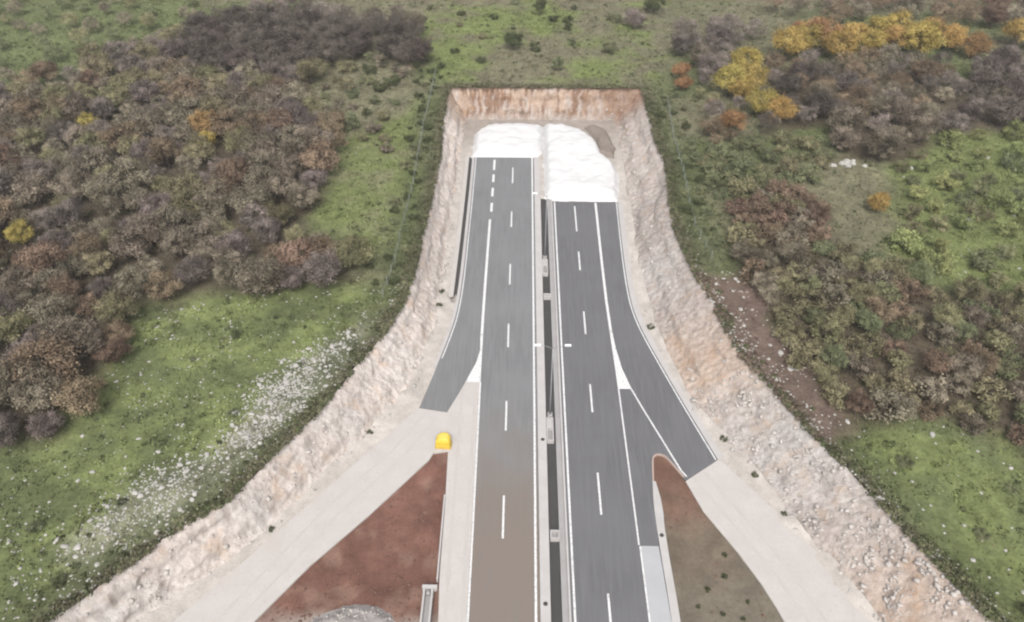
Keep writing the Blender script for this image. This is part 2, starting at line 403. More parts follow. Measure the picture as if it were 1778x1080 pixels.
q = np.stack([idx[:-1, :-1], idx[:-1, 1:], idx[1:, 1:], idx[1:, :-1]], -1)
keep = np.ones(q.shape[:2], bool); keep[:nE, nl - 1:nl + nm] = False
F = q[keep]
P3 = np.concatenate([V, Z[..., None]], -1).reshape(-1, 3); CC = COL.reshape(-1, 3)
# turf lip: the edge turns down a little over the rock
edge = list(idx[:nE + 1, nl - 1]) + list(idx[nE, nl:nl + nm]) + list(idx[:nE + 1, nl + nm][::-1])
lip = P3[edge].copy(); lip[:, 2] -= .4
n0 = len(P3); P3 = np.concatenate([P3, lip]); CC = np.concatenate([CC, np.tile(np.array((.10, .08, .062)), (len(lip), 1))])
lf = [(edge[k], edge[k + 1], n0 + k + 1, n0 + k) for k in range(len(edge) - 1)]
F = np.concatenate([F, np.array(lf)])
ground = link('ground', mesh_np('ground', P3, F, M['ground'], CC, smooth_s=True)); tag(ground, kind='structure')

# ------------------------------------------------------------------ rock faces of the cutting
def rockface(name, toe, crest, colfn, cross=16, step=.55, rough=1.0):
    n = 0; T = []; K = []
    for (t0, c0, t1, c1) in zip(toe[:-1], crest[:-1], toe[1:], crest[1:]):
        L_ = max(math.dist(t0, t1), math.dist(c0, c1)); k = max(1, int(L_ / (step if min(t0[1], t1[1]) > 30 else 8)))
        for j in range(k):
            T.append(np.array(t0) + (np.array(t1) - np.array(t0)) * j / k); K.append(np.array(c0) + (np.array(c1) - np.array(c0)) * j / k)
    T.append(np.array(toe[-1])); K.append(np.array(crest[-1])); T = np.array(T); K = np.array(K)
    u = np.linspace(0, 1, cross + 1)
    G = T[:, None] * (1 - u)[None, :, None] + K[:, None] * u[None, :, None]
    z = -.3 + (ZG + .12) * u[None, :] + 0 * G[..., 0]
    x, y = G[..., 0], G[..., 1]
    env = np.sin(np.pi * np.clip(u, 0, 1))[None, :] ** .6
    nd = K - T; nd = nd / np.maximum(np.linalg.norm(nd, axis=1, keepdims=True), .1)
    d = (.6 * fbm(x * .2, y * .2, z * .2, 3) + .34 * fbm(x * .7, y * .7, z * .18, 3) + .22 * np.abs(fbm(x * 1.9, y * 1.9, z * 1.3, 3))) * env * rough
    blk_ = np.floor(fbm(x * .55, y * .55, z * .5, 2) * 5) / 5 * .5 * smooth(96, 80, y) * env * rough
    d = d + blk_
    bench = .22 * np.sin(z * 2.3 + 2.0 * fbm(x * .08, y * .08, 3.0, 2)) * env * rough
    x2 = x + nd[:, None, 0] * (d + bench); y2 = y + nd[:, None, 1] * (d + bench)
    z2 = z + .22 * fbm(x * .8, y * .8, 7.0 + z, 3) * env * rough
    col = colfn(x, y, u[None, :] + 0 * x)
    m_, c_ = x.shape; ix = np.arange(m_ * c_).reshape(m_, c_)
    f = np.stack([ix[:-1, :-1], ix[:-1, 1:], ix[1:, 1:], ix[1:, :-1]], -1).reshape(-1, 4)
    o = link(name, mesh_np(name, np.stack([x2, y2, z2], -1).reshape(-1, 3), f, M['rockface'], col.reshape(-1, 3)))
    return tag(o, kind='structure'), np.stack([x2, y2, z2], -1)
BEIGE = np.array((.315, .284, .264)); PINK = np.array((.360, .326, .304)); OCHRE = np.array((.315, .245, .195)); RUST = np.array((.225, .148, .108)); GREYR = np.array((.330, .318, .308))
def col_left(x, y, u):
    a = fbm(x * .09, y * .09, 2.0, 3)[..., None]; c = BEIGE + (PINK - BEIGE) * smooth(-.3, .4, a)
    f = (smooth(100, 84, y) * smooth(-.3, .3, fbm(x * .2, y * .2, 1.0, 3)))[..., None]; c = c * (1 - .6 * f) + GREYR * .6 * f
    g = (smooth(.25, .0, u) * .5)[..., None]; c = c * (1 - g) + PINK * 1.15 * g
    c = c * (1.32 - .2 * smooth(95, 75, y))[..., None]; e = (smooth(164, 176, y))[..., None]; return c * (1 - e) + OCHRE * .9 * e
def col_right(x, y, u):
    a = fbm(x * .09, y * .09, 4.0, 3)[..., None]; c = BEIGE * .95 + (PINK - BEIGE) * smooth(-.3, .4, a)
    f = np.exp(-((y - 88) / 8.0) ** 2)[..., None]; c = c * (1 - .75 * f) + OCHRE * 1.08 * .75 * f
    f = np.exp(-((y - 72) / 9.0) ** 2)[..., None]; c = c * (1 - .7 * f) + GREYR * 1.02 * .7 * f
    f = np.exp(-((y - 50) / 6.0) ** 2)[..., None]; c = c * (1 - .5 * f) + OCHRE * 1.15 * .5 * f
    f = (np.exp(-((y - 112) / 9.0) ** 2) * smooth(-.2, .2, a[..., 0]))[..., None]; c = c * (1 - .5 * f) + GREYR * .5 * f
    e = (smooth(166, 177, y))[..., None]; return c * (1 - e) + RUST * e
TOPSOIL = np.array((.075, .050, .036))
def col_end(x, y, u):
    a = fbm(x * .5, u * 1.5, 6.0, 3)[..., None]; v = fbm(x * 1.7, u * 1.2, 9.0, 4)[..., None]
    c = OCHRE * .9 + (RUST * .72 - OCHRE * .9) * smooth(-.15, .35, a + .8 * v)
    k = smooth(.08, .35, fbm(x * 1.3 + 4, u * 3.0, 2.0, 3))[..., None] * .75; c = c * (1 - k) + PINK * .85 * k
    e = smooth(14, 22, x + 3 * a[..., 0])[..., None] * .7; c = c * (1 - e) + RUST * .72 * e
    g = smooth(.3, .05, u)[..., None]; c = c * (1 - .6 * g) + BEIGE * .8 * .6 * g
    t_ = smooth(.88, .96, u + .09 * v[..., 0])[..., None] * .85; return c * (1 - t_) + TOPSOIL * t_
rl, GL = rockface('rock_slope_left', TOE_L, CREST_L, col_left, cross=20, rough=1.3)
rr, GR = rockface('rock_slope_right', TOE_R, CREST_R, col_right, rough=1.35, cross=20)
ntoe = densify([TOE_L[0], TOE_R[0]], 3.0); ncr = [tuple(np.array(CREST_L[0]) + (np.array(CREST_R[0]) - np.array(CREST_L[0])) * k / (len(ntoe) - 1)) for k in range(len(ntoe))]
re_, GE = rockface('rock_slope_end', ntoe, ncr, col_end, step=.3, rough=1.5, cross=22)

# ------------------------------------------------------------------ floor of the cutting
ISL_L = [(-11.9, 72.4), (-9.6, 73.0), (-9.35, 63.6), (-9.25, 53.7), (-8.95, 47.9), (-8.6, 0), (-8.4, -80), (-105, -80), (-57, 0), (-29.64, 47.6), (-26.26, 52.7), (-24.72, 55.0), (-18.94, 62.15), (-12.3, 71.2)]
ISL_R = [(17.95, 72.0), (18.9, 72.5), (19.9, 71.7), (21.65, 68.1), (23.33, 63.4), (26.43, 57.5), (28.32, 53.3), (29.39, 50.2), (29.9, 48.4), (46, 0), (80, -100), (18.9, -100), (18.5, 0), (18.2, 48.3), (17.98, 59.7), (17.75, 67.0)]
fy = np.concatenate([np.array([-300, -200, -100, -50, 0.0]), np.arange(20, 174.4, .9)])
fu = np.linspace(0, 1, 110)
FX = (txl(fy) - .6)[:, None] * (1 - fu) + (txr(fy) + .6)[:, None] * fu; FY = np.repeat(fy[:, None], len(fu), 1)
dip = np.zeros(FX.shape, bool)
for isl in (ISL_L, ISL_R): dip |= inpoly(FX, FY, isl) | (polydist(FX, FY, isl) < 1.0)
FZ = np.where(dip, -2.6, -.10 + .05 * fbm(FX * .5, FY * .5, 1.0, 3))
dip2 = (FX > 2.9) & (FX < 5.7) & (FY < 139); FZ = np.where(dip2, -2.0, FZ)
dip3 = (FX > -11.9) & (FX < -10.3) & (FY > 105.5) & (FY < 156)
edgeh = .35 * np.exp(-np.minimum(FX - txl(FY), txr(FY) - FX) / .9) * (fbm(FX * .6, FY * .6, 2.0, 3) + .45); FZ = np.where(dip3, -1.0, FZ + np.where(dip, 0, np.clip(edgeh, 0, .6)))
fc = np.array((.345, .318, .292)) * (1 + .15 * fbm(FX * .2, FY * .2, 3.0, 3))[..., None]
fr_ = smooth(150, 172, FY)[..., None] * .6; fc = fc * (1 - fr_) + np.array((.17, .135, .11)) * fr_
ix = np.arange(FX.size).reshape(FX.shape)
fl = link('gravel_bed', mesh_np('gravel_bed', np.stack([FX, FY, FZ], -1).reshape(-1, 3), np.stack([ix[:-1, :-1], ix[:-1, 1:], ix[1:, 1:], ix[1:, :-1]], -1).reshape(-1, 4), M['gravel'], fc.reshape(-1, 3), smooth_s=True))
tag(fl, kind='structure')

def island(name, poly, zfn, cfn):
    xs = np.array([p[0] for p in poly]); ys = np.array([p[1] for p in poly])
    gx = np.arange(max(xs.min(), -75) - 1, min(xs.max(), 75) + 1, .45); gy = np.arange(max(ys.min(), 5) - 1, ys.max() + 1, .45)
    X, Y = np.meshgrid(gx, gy); ins = inpoly(X, Y, poly); d = polydist(X, Y, poly); sdv = np.where(ins, d, -d)
    ok = sdv > -.75; Zz = zfn(X, Y, sdv); cc = cfn(X, Y, sdv)
    ii = np.arange(X.size).reshape(X.shape)
    qq = np.stack([ii[:-1, :-1], ii[:-1, 1:], ii[1:, 1:], ii[1:, :-1]], -1); kk = ok[:-1, :-1] & ok[:-1, 1:] & ok[1:, 1:] & ok[1:, :-1]
    used = np.unique(qq[kk]); rm = np.full(X.size, -1); rm[used] = np.arange(len(used))
    o = link(name, mesh_np(name, np.stack([X, Y, Zz], -1).reshape(-1, 3)[used], rm[qq[kk]], M['soil'], cc.reshape(-1, 3)[used], smooth_s=True))
    return tag(o, kind='structure')
def zL(X, Y, s_):
    z = -.25 - .75 * smooth(.0, 3.0, s_) + .22 * fbm(X * .45, Y * .45, 4.0, 4) * smooth(0, 1.2, s_)
    z = z - .55 * np.exp(-((X + 10.2) / .7) ** 2) * (Y < 66)
    return np.minimum(z, -.16)
def cL(X, Y, s_):
    a = fbm(X * .25, Y * .25, 2.0, 4)[..., None]; c = np.array((.110, .057, .044)) * (1 + .35 * a)
    b = smooth(.2, .5, fbm(X * .5, Y * .5, 9.0, 4) + .3 * smooth(56, 50, Y))[..., None] * .4
    c = c * (1 - b) + np.array((.20, .135, .105)) * b
    e = smooth(49.6, 47.6, Y + 1.2 * fbm(X * .4, Y * .4, 1.0, 2))[..., None]; return c * (1 - e) + np.array((.19, .155, .135)) * e
def zR(X, Y, s_):
    return np.minimum(-.18 - .5 * smooth(0, 2.5, s_) + .16 * fbm(X * .45, Y * .45, 8.0, 4) * smooth(0, 1.2, s_), -.14)
def cR(X, Y, s_):
    a = fbm(X * .3, Y * .3, 3.0, 4)[..., None]; c = np.array((.125, .072, .053)) * (1 + .25 * a)
    e = smooth(68, 60, Y + 3 * a[..., 0])[..., None]; c = c * (1 - e) + np.array((.105, .085, .064)) * (1 + .25 * a) * e
    g = smooth(59, 50, Y + 4 * a[..., 0])[..., None] * .8; c = c * (1 - g) + np.array((.122, .108, .084)) * (1 + .2 * a) * g
    return c
island('soil_island_left', ISL_L, zL, cL); island('soil_island_right', ISL_R, zR, cR)

# ------------------------------------------------------------------ carriageways, ramps, kerbs
edgeL = chaikin([(-10.25, 155.5), (-10.15, 140), (-10.15, 124), (-10.2, 110), (-10.6, 102), (-11.3, 97.2), (-12.45, 91.0), (-14.5, 80.92)], 2)
nose = [(-10.45, 80.1), (-8.98, 84.0), (-7.82, 87.33), (-6.75, 90.6), (-6.12, 94.2)]
left_road = slab('road', edgeL + nose + [(-6.08, 89), (-5.85, 60), (-5.78, 48), (-5.5, -150), (2.45, -150), (2.45, 155.5)], .0, 1.6, M['asphL']); tag(left_road, kind='structure')
edgeR = chaikin([(18.9, 137.6), (18.3, 118.1), (18.3, 107), (18.75, 102), (19.74, 97.0), (21.62, 89.8), (23.79, 81.7), (26.63, 71.9)], 2)
islcurve = [(22.25, 68.6), (21.75, 68.3), (20.05, 71.9), (19.5, 72.6), (18.9, 72.85), (18.2, 72.65), (17.8, 72.05), (17.55, 70), (17.42, 67), (17.05, 59.7), (17.0, 58.2)]
right_road = slab('road', edgeR + islcurve + [(14.63, 58.2), (14.65, 48), (14.8, -150), (6.0, -150), (6.0, 137.6)], .0, 1.6, M['asphR']); tag(right_road, kind='structure')
rampLbase = slab('unpaved_ramp', [(-14.65, 80.9), (-33.85, 54), (-38.31, 48), (-70, 0), (-120, -80), (-105, -80), (-57, 0), (-29.64, 47.6), (-26.26, 52.7), (-24.72, 55), (-18.94, 62.15), (-12.2, 71.3), (-11.7, 72.5), (-9.75, 72.9), (-9.45, 63.6), (-9.3, 53.7), (-8.95, 47.9), (-8.2, -150), (-5.52, -150), (-5.8, 48), (-5.87, 60), (-6.1, 89), (-6.14, 94.0), (-6.77, 90.58), (-7.84, 87.3), (-9.0, 83.97), (-10.47, 80.08)], -.03, 1.6, M['base']); tag(rampLbase, kind='structure')
rampRbase = slab('unpaved_ramp', [(22.3, 68.58), (26.68, 71.85), (27.2, 71.5), (32.2, 64), (36.75, 56.3), (39.3, 49.4), (57, 0), (93, -100), (80, -100), (46, 0), (29.85, 48.4), (29.35, 50.2), (28.28, 53.3), (26.4, 57.5), (23.3, 63.4), (21.78, 68.2)], -.03, 1.6, M['base']); tag(rampRbase, kind='structure')
stripR = slab('unpaved_shoulder', [(14.64, 58.19), (17.0, 58.19), (17.2, 48.3), (17.8, -150), (14.82, -150), (14.67, 48)], -.03, 1.6, M['basecool']); tag(stripR, kind='structure')
def kerb(name, line, wd, z, mat, depth=.9):
    a = line; b = offs(line, wd)
    return tag(slab(name, a + b[::-1], z, depth, mat), kind='structure')
kerb('concrete_gutter', [(x + .02, y) for x, y in edgeR], .95, .05, M['conc'])
kerb('concrete_gutter', [(x - .02, y) for x, y in edgeL if y > 88], -.5, .03, M['conc'])
ditch = [(-10.85, 156), (-10.75, 140), (-10.75, 124), (-10.85, 108)]
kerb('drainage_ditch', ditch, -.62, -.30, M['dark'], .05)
kerb('concrete_apron', [(-11.46, 156), (-11.36, 140), (-11.36, 124), (-11.46, 107)], -.8, .02, M['base'], .3)
# median
tag(slab('median_kerb', [(2.5, -150), (3.68, -150), (3.68, 155.4), (2.5, 155.4)], .16, 1.9, M['conc']), kind='structure')
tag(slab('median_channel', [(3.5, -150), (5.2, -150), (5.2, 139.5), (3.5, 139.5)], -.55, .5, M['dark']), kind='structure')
tag(slab('median_kerb', [(4.98, -150), (5.72, -150), (5.72, 138.4), (4.98, 138.4)], -.12, 1.6, M['grey']), kind='structure')
tag(slab('median_kerb', [(5.74, -150), (5.99, -150), (5.99, 138.2), (5.74, 138.2)], .1, 1.6, M['conc']), kind='structure')
# kerb round the right soil island and along the left one
kr = [(21.55, 68.75), (19.95, 71.75), (19.45, 72.4), (18.9, 72.62), (18.35, 72.48), (18.02, 71.95), (17.8, 69.9), (17.66, 68.2)]
ko = offs(kr, -.22)
tag(slab('island_kerb', chaikin(kr, 2) + chaikin(ko, 2)[::-1], .08, .8, mat_concrete('rosy_kerb', (.30, .235, .205), (.26, .20, .175), (.2, .14, .11))), kind='structure')
tag(slab('concrete_gutter', chaikin([(17.45, 68.2), (17.12, 64.5), (17.08, 59.7), (17.24, 48.3), (17.85, -150)], 1) + chaikin([(17.85, 68.0), (18.25, 64.3), (18.0, 59.7), (18.22, 48.3), (18.9, -150)], 1)[::-1], .06, .9, M['conc']), kind='structure')
tag(slab('island_kerb', [(-9.72, 65.5), (-9.52, 65.5), (-9.42, 53.2), (-9.62, 53.2)], .09, 1.2, M['conc']), kind='structure')
tag(slab('island_kerb', [(-9.62, 47.6), (-9.42, 47.6), (-9.3, 20), (-9.5, 20)], .09, 1.2, M['conc']), kind='structure')

M['track'] = mat_concrete('tyre_track', (.320, .298, .280), (.340, .318, .300), (.26, .23, .205), .9)
TZ = [-.027]
def track(line, road):
    for d in (-.95, .95):
        z = TZ[0]; TZ[0] += .0022
        p = offs(line, d); n_ = len(p); wl = [.2 + .09 * math.sin(i * 1.7 + d * 3) + random.uniform(-.05, .05) for i in range(n_)]
        a_ = [offs(p, w_)[i] for i, w_ in enumerate(wl)]; b_ = [offs(p, -w_)[i] for i, w_ in enumerate(wl)]
        ribbon_v = [(x, y, z) for x, y in a_] + [(x, y, z) for x, y in b_]
        o = link('tyre_track', mesh_np('tyre_track', ribbon_v, [(i, n_ + i, n_ + i + 1, i + 1) for i in range(n_ - 1)], M['track'])); o.parent = road
for sh in (1.1,):
    track(densify([(-13.0 + sh * .3, 79.5), (-17 + sh * .5, 72.5), (-24.5 + sh * .6, 62.5), (-30 + sh, 54), (-36 + sh, 44)], 1.0), rampLbase)
    track(densify([(24.0 - sh * .3, 69.2), (27.2 - sh * .4, 63.5), (31.8 - sh * .6, 54.8), (35.8 - sh, 45.5)], 1.0), rampRbase)
track(densify([(-7.6, 86), (-7.5, 75), (-7.4, 60), (-7.2, 44)], 1.0), rampLbase)

# painted markings (parts of the roads)
ZM = .006
def dash(x, y0, y1, wd, road, x1=None):
    ribbon('lane_dash', [(x, y0), (x if x1 is None else x1, y1)], wd, ZM, M['paint'], road)
for y0, y1 in ((144.6, 151.1), (128.3, 133.8), (110.4, 116.4), (94.2, 99.9), (76.7, 82.5), (59.0, 65.5), (41.5, 47.8), (24, 30)): dash(-1.98, y0, y1, .26, left_road)
for y0, y1 in ((127.0, 135.9), (114.7, 120.4), (97.5, 103.2), (80.4, 86.1), (62.7, 69.4), (45.6, 51.7), (28, 34)): dash(10.34, y0, y1, .26, right_road)
for y0, y1 in ((150.0, 154.4), (145.0, 148.1), (139.4, 142.7), (133.7, 136.9)): dash(-5.95, y0, y1, .46, left_road)
ribbon('edge_line', [(-6.1, 130.9), (-6.2, 112), (-6.22, 97)], .42, ZM, M['paint'], left_road)
slab_pts = [(-6.45, 97.2), (-6.0, 97.2), (-5.95, 86.3), (-8.1, 86.3), (-7.84, 87.33), (-6.77, 90.6), (-6.3, 93.5)]
def paintpoly(name, poly, z, parent):
    bm = bmesh.new(); f = bm.faces.new([bm.verts.new((x, y, z)) for x, y in poly]); bm.normal_update()
    if f.normal.z < 0: f.normal_flip()
    bmesh.ops.triangulate(bm, faces=bm.faces[:]); return bm_obj(name, bm, M['paint'], parent)
paintpoly('gore_marking', slab_pts, ZM, left_road)
ribbon('edge_line', [(-5.95, 86.3), (-5.72, 60), (-5.65, 48), (-5.35, -150)], .22, ZM, M['paint'], left_road)
ribbon('edge_line', [(2.08, 155.4), (2.05, 84), (2.0, 48), (2.0, -150)], .28, ZM, M['paint'], left_road)
ribbon('edge_line', offs([p for p in edgeL if p[1] > 90], .28), .16, ZM, M['paint'], left_road)
ribbon('edge_line', [(6.42, 137.4), (6.4, 84), (6.4, 48), (6.4, -150)], .26, ZM, M['paint'], right_road)
ribbon('edge_line', [(14.5, 137.2), (14.32, 118), (14.28, 106.4), (14.4, 98.0)], .42, ZM, M['paint'], right_road)
paintpoly('gore_marking', [(14.2, 98.2), (14.62, 98.2), (14.85, 94.2), (15.4, 89.6), (16.42, 85.2), (14.42, 85.2), (14.33, 91)], ZM, right_road)
ribbon('edge_line', [(14.5, 85.2), (14.62, 58.3)], .2, ZM, M['paint'], right_road)
ribbon('edge_line', [(14.72, 58.1), (14.74, 48), (14.9, -150)], .2, -.022, M['paint'], stripR)
ribbon('edge_line', [(16.36, 85.2), (17.7, 81), (19.6, 75.4), (21.45, 69.9), (22.05, 68.9)], .22, ZM, M['paint'], right_road)
ribbon('edge_line', offs(edgeR, -.25), .18, ZM, M['paint'], right_road)

# ------------------------------------------------------------------ median furniture
def lamp_post(x, y, label):
    t = empty('lamp_post', (x, y, -.55)); tag(t, label, 'street lamp', 'double-arm lamp posts in the median')
    bm = bmesh.new(); box(bm, (0, 0, .5), (.7, .7, 1.0), .05); bm_obj('foundation', bm, M['grey'], t)
    bm = bmesh.new(); tube(bm, [(0, 0, .9), (0, 0, 5), (0, 0, 13.6)], [.12, .09, .06], 10); bm_obj('pole', bm, M['steel'], t, smooth_s=True)
    for s_ in (-1, 1):
        bm = bmesh.new(); tube(bm, [(0, 0, 13.3), (s_ * .5, 0, 13.65), (s_ * 1.1, 0, 13.85), (s_ * 1.7, 0, 13.95)], [.04, .035, .03, .03], 8); bm_obj('arm', bm, M['steel'], t, smooth_s=True)
        bm = bmesh.new(); box(bm, (s_ * 2.0, 0, 13.98), (.85, .34, .14), .05)
        h = bm_obj('lamp_head', bm, M['lamp'], t)
        bm = bmesh.new(); box(bm, (s_ * 2.03, 0, 13.895), (.55, .24, .03)); bm_obj('lens', bm, M['glass'], h)
def pit(name, x, y, sx, sy, label, cat, group=None, hole=(0, 0, 0, 0)):
    t = empty(name, (x, y, -.55)); tag(t, label, cat, group)
    hgt = .74; wl = .17
    for cx, cy, ax, ay in ((-(sx - wl) / 2, 0, wl, sy), ((sx - wl) / 2, 0, wl, sy), (0, (sy - wl) / 2, sx - 2 * wl - .004, wl), (0, -(sy - wl) / 2, sx - 2 * wl - .004, wl)):
        bm = bmesh.new(); box(bm, (cx, cy, hgt / 2), (ax, ay, hgt), .015); bm_obj('side_wall', bm, M['conc'], t)
    if sy > 2:
        bm = bmesh.new(); box(bm, (0, sy * .25, hgt * .42), (sx - 2 * wl - .01, sy * .42, hgt * .84)); bm_obj('cover_slab', bm, M['conc'], t)
    bm = bmesh.new(); box(bm, (0, 0, .2), (sx - 2 * wl - .02, sy - 2 * wl - .02, .1)); bm_obj('floor', bm, M['grey'], t)
pit('catch_pit', 4.22, 77.0, .98, 4.3, 'long open concrete catch pit at the foot of the nearer lamp post', 'drain pit', 'concrete pits in the median channel')
pit('catch_pit', 4.2, 115.6, .98, 4.3, 'long open concrete catch pit at the foot of the farther lamp post', 'drain pit', 'concrete pits in the median channel')
pit('junction_box', 4.4, 107.3, 1.25, .9, 'small concrete box crossing the dark median channel just below the farther lamp post', 'junction box', 'concrete pits in the median channel')
pit('junction_box', 4.42, 59.6, 1.15, 1.25, 'square concrete box in the median channel, nearest the camera', 'junction box', 'concrete pits in the median channel')
lamp_post(4.25, 79.6, 'tall double-arm steel lamp post in the middle of the median')
lamp_post(4.2, 118.2, 'tall double-arm steel lamp post close to the white stone heaps')
def drain(x, y, z, label):
    t = empty('drain_grate', (x, y, z)); tag(t, label, 'drain', 'round iron drain grates')
    bm = bmesh.new(); bmesh.ops.create_cone(bm, cap_ends=True, segments=16, radius1=.27, radius2=.25, depth=.05, matrix=Matrix.Translation((0, 0, .025))); bm_obj('frame', bm, M['iron'], t)
    for k in range(4):
        bm = bmesh.new(); box(bm, (0, -.135 + .09 * k, .06), (.34, .04, .02)); bm_obj('bar', bm, M['black'], t)
drain(3.15, 75.0, .162, 'small dark drain grate on the median kerb beside the nearer catch pit')
drain(3.1, 50.2, .162, 'small dark drain grate on the median kerb at the bottom of the picture')
drain(17.55, 59.7, .062, 'small dark drain grate on the gutter left of the right soil island')

# big yellow plastic bollard on the nose of the left soil island: a horseshoe in plan, its round front to the oncoming traffic
t = empty('nose_bollard', (-10.42, 74.2, -.03), R(-4)); tag(t, 'bulky yellow plastic bollard at the tip of the red soil island', 'bollard')
def horseshoe(r, back):
    return [(r * math.cos(a_), r * math.sin(a_)) for a_ in np.linspace(0, math.pi, 17)] + [(-r, -back * .5), (-r * .96, -back), (-r * .4, -back * 1.03), (r * .4, -back * 1.03), (r * .96, -back), (r, -back * .5)]
def stack(bm, prof, back):
    rings = [[bm.verts.new((x, y, z)) for x, y in horseshoe(r, back * r)] for r, z in prof]; n_ = len(rings[0])
    for r0, r1 in zip(rings[:-1], rings[1:]):
        for k in range(n_): bm.faces.new((r0[k], r0[(k + 1) % n_], r1[(k + 1) % n_], r1[k]))
    bm.faces.new(rings[-1]); bm.faces.new(rings[0][::-1])
bm = bmesh.new(); stack(bm, [(1.12, 0), (1.14, .08), (1.06, .2)], .9); bm_obj('base_ring', bm, M['dirty_yellow'], t)
bm = bmesh.new(); stack(bm, [(1.03, .2), (1.04, .55), (.99, .62), (.99, .95), (1.01, 1.0), (.98, 1.22), (.9, 1.34), (.74, 1.40)], .9); bm_obj('body', bm, M['yellow'], t)
bm = bmesh.new(); stack(bm, [(.7, 1.405), (.66, 1.45), (.4, 1.48)], .9); bm_obj('filler_lid', bm, M['lid'], t)
for s_ in (-1, 1):                                  # split arrow boards on the front
    bm = bmesh.new(); box(bm, (s_ * .46, .90, .78), (.6, .05, .26), .01, rz=-s_ * .55); bm_obj('arrow_board', bm, M['lamp'], t)

# concrete drain chute by the left shoulder, bottom of the picture
t = empty('drain_chute', (-10.3, 50.0, -.9)); tag(t, 'pale concrete drain chute with headwall between the soil island and the left shoulder', 'drain chute')
bm = bmesh.new(); box(bm, (0, 2.25, .55), (1.75, .42, 1.1), .04); bm_obj('headwall', bm, M['conc'], t)
for x_ in (-.62, .32):
    bm = bmesh.new(); box(bm, (x_, -3.6, .48), (.24, 11.2, .96), .03); bm_obj('side_wall', bm, M['conc'], t)
bm = bmesh.new(); box(bm, (-.15, -3.6, .3), (.66, 11.2, .12)); bm_obj('floor', bm, M['grey'], t)
bm = bmesh.new(); tube(bm, [(-.15, 2.0, .62), (-.15, 1.4, .62)], [.24, .24], 14); bm_obj('pipe', bm, M['grey'], t, smooth_s=True)

# ------------------------------------------------------------------ heaps of stone
def heap(name, poly, h, edge, mat, label, res=.35, seed=1.0, base=-.05, rough=1.0, cat='stone heap'):
    xs = [p[0] for p in poly]; ys = [p[1] for p in poly]
    gx = np.arange(min(xs) - 1.2, max(xs) + 1.2, res); gy = np.arange(min(ys) - 1.2, max(ys) + 1.2, res); X, Y = np.meshgrid(gx, gy)
    wx = X + .35 * fbm(X * .6, Y * .6, seed, 3); wy = Y + .35 * fbm(X * .6, Y * .6, seed + 9, 3)
    s_ = np.where(inpoly(wx, wy, poly), 1, -1) * polydist(wx, wy, poly)
    prof = smooth(-.05, edge, s_) * .75 + .25 * smooth(0, edge * 2.5, s_)
    Zz = base + h * prof * (1 + .28 * fbm(X * .22, Y * .22, seed + 3, 3)) + rough * (.20 * fbm(X * .8, Y * .8, seed + 5, 4) + .11 * np.abs(fbm(X * 2.2, Y * 2.2, seed + 2, 2))) * smooth(0, .8, s_) - .4 * (s_ < -.1)
    ok = s_ > -.5; ii = np.arange(X.size).reshape(X.shape); qq = np.stack([ii[:-1, :-1], ii[:-1, 1:], ii[1:, 1:], ii[1:, :-1]], -1)
    kk = ok[:-1, :-1] & ok[:-1, 1:] & ok[1:, 1:] & ok[1:, :-1]; used = np.unique(qq[kk]); rm = np.full(X.size, -1); rm[used] = np.arange(len(used))
    o = link(name, mesh_np(name, np.stack([X, Y, Zz], -1).reshape(-1, 3)[used], rm[qq[kk]], mat)); tag(o, label, cat); return o
heap('stone_heap', [(-10.6, 155.6), (3.3, 155.6), (4.6, 158), (4.8, 170), (-1.0, 171.0), (-8.6, 169.8), (-10.9, 166), (-11.0, 159)], 1.5, 1.3, M['white'], 'bright white heap of crushed stone closing the left carriageway', seed=1.0)
heap('stone_heap', [(4.5, 139.6), (6.2, 138.0), (18.9, 137.7), (19.6, 142), (20.2, 148), (19.4, 153), (17.5, 156), (16.6, 162), (13.2, 168), (9.0, 170.5), (4.6, 170), (4.45, 158)], 1.6, 1.3, M['white'], 'larger bright white heap of crushed stone closing the right carriageway', seed=14.0)
gravel_heap = heap('gravel_heap', [(-23.5, 49.0), (-21.0, 50.0), (-18.5, 50.7), (-16.0, 50.5), (-13.9, 49.0), (-13.2, 45), (-15, 40), (-24, 40), (-26, 44)], 1.5, 1.6, mat_concrete('grey_gravel', (.29, .265, .25), (.23, .212, .20), (.12, .11, .105), .9), 'grey gravel heap at the lower end of the red soil island', seed=31.0, base=-1.1, rough=2.4, cat='gravel heap')
heap('soil_heap', [(16.2, 157.2), (17.8, 156.4), (19.8, 155), (20.4, 160), (19.0, 168.5), (16, 171), (13.9, 169.6), (16.2, 164)], 1.0, .8, mat_concrete('grey_brown_spoil', (.17, .145, .125), (.14, .115, .10), (.09, .07, .058), .8), 'grey-brown spoil heap beside the right white stone heap', seed=41.0, cat='soil heap')

# ------------------------------------------------------------------ fences along the crest
def fence(pts, label, step=3.0):
    p = densify(pts, step); t = empty('wire_fence', (p[0][0], p[0][1], float(gz(*p[0])))); tag(t, label, 'fence')
    bm = bmesh.new(); box(bm, (0, 0, .7), (.1, .1, 1.7)); me = bpy.data.meshes.new('post'); bm.to_mesh(me); bm.free(); me.materials.append(M['post'])
    o0 = t.location
    tops = []
    for i, (x, y) in enumerate(p):
        z = float(gz(x, y)); o = link('post', me, t, (x - o0.x, y - o0.y, z - o0.z)); o.rotation_euler = (random.uniform(-.04, .04), random.uniform(-.04, .04), random.uniform(0, 1)); tops.append((x - o0.x, y - o0.y, z - o0.z))
    for h in (.3, .65, 1.0, 1.4):
        bm = bmesh.new(); tube(bm, [(a, b, c + h) for a, b, c in tops], [.014] * len(tops), 4); bm_obj('wire', bm, M['wire'], t)
fence([(-20.9, 185), (-21.1, 158), (-20.6, 133.6), (-20.9, 115), (-20.9, 108.5), (-21.6, 99)], 'wire fence with pale posts along the left edge of the cutting')
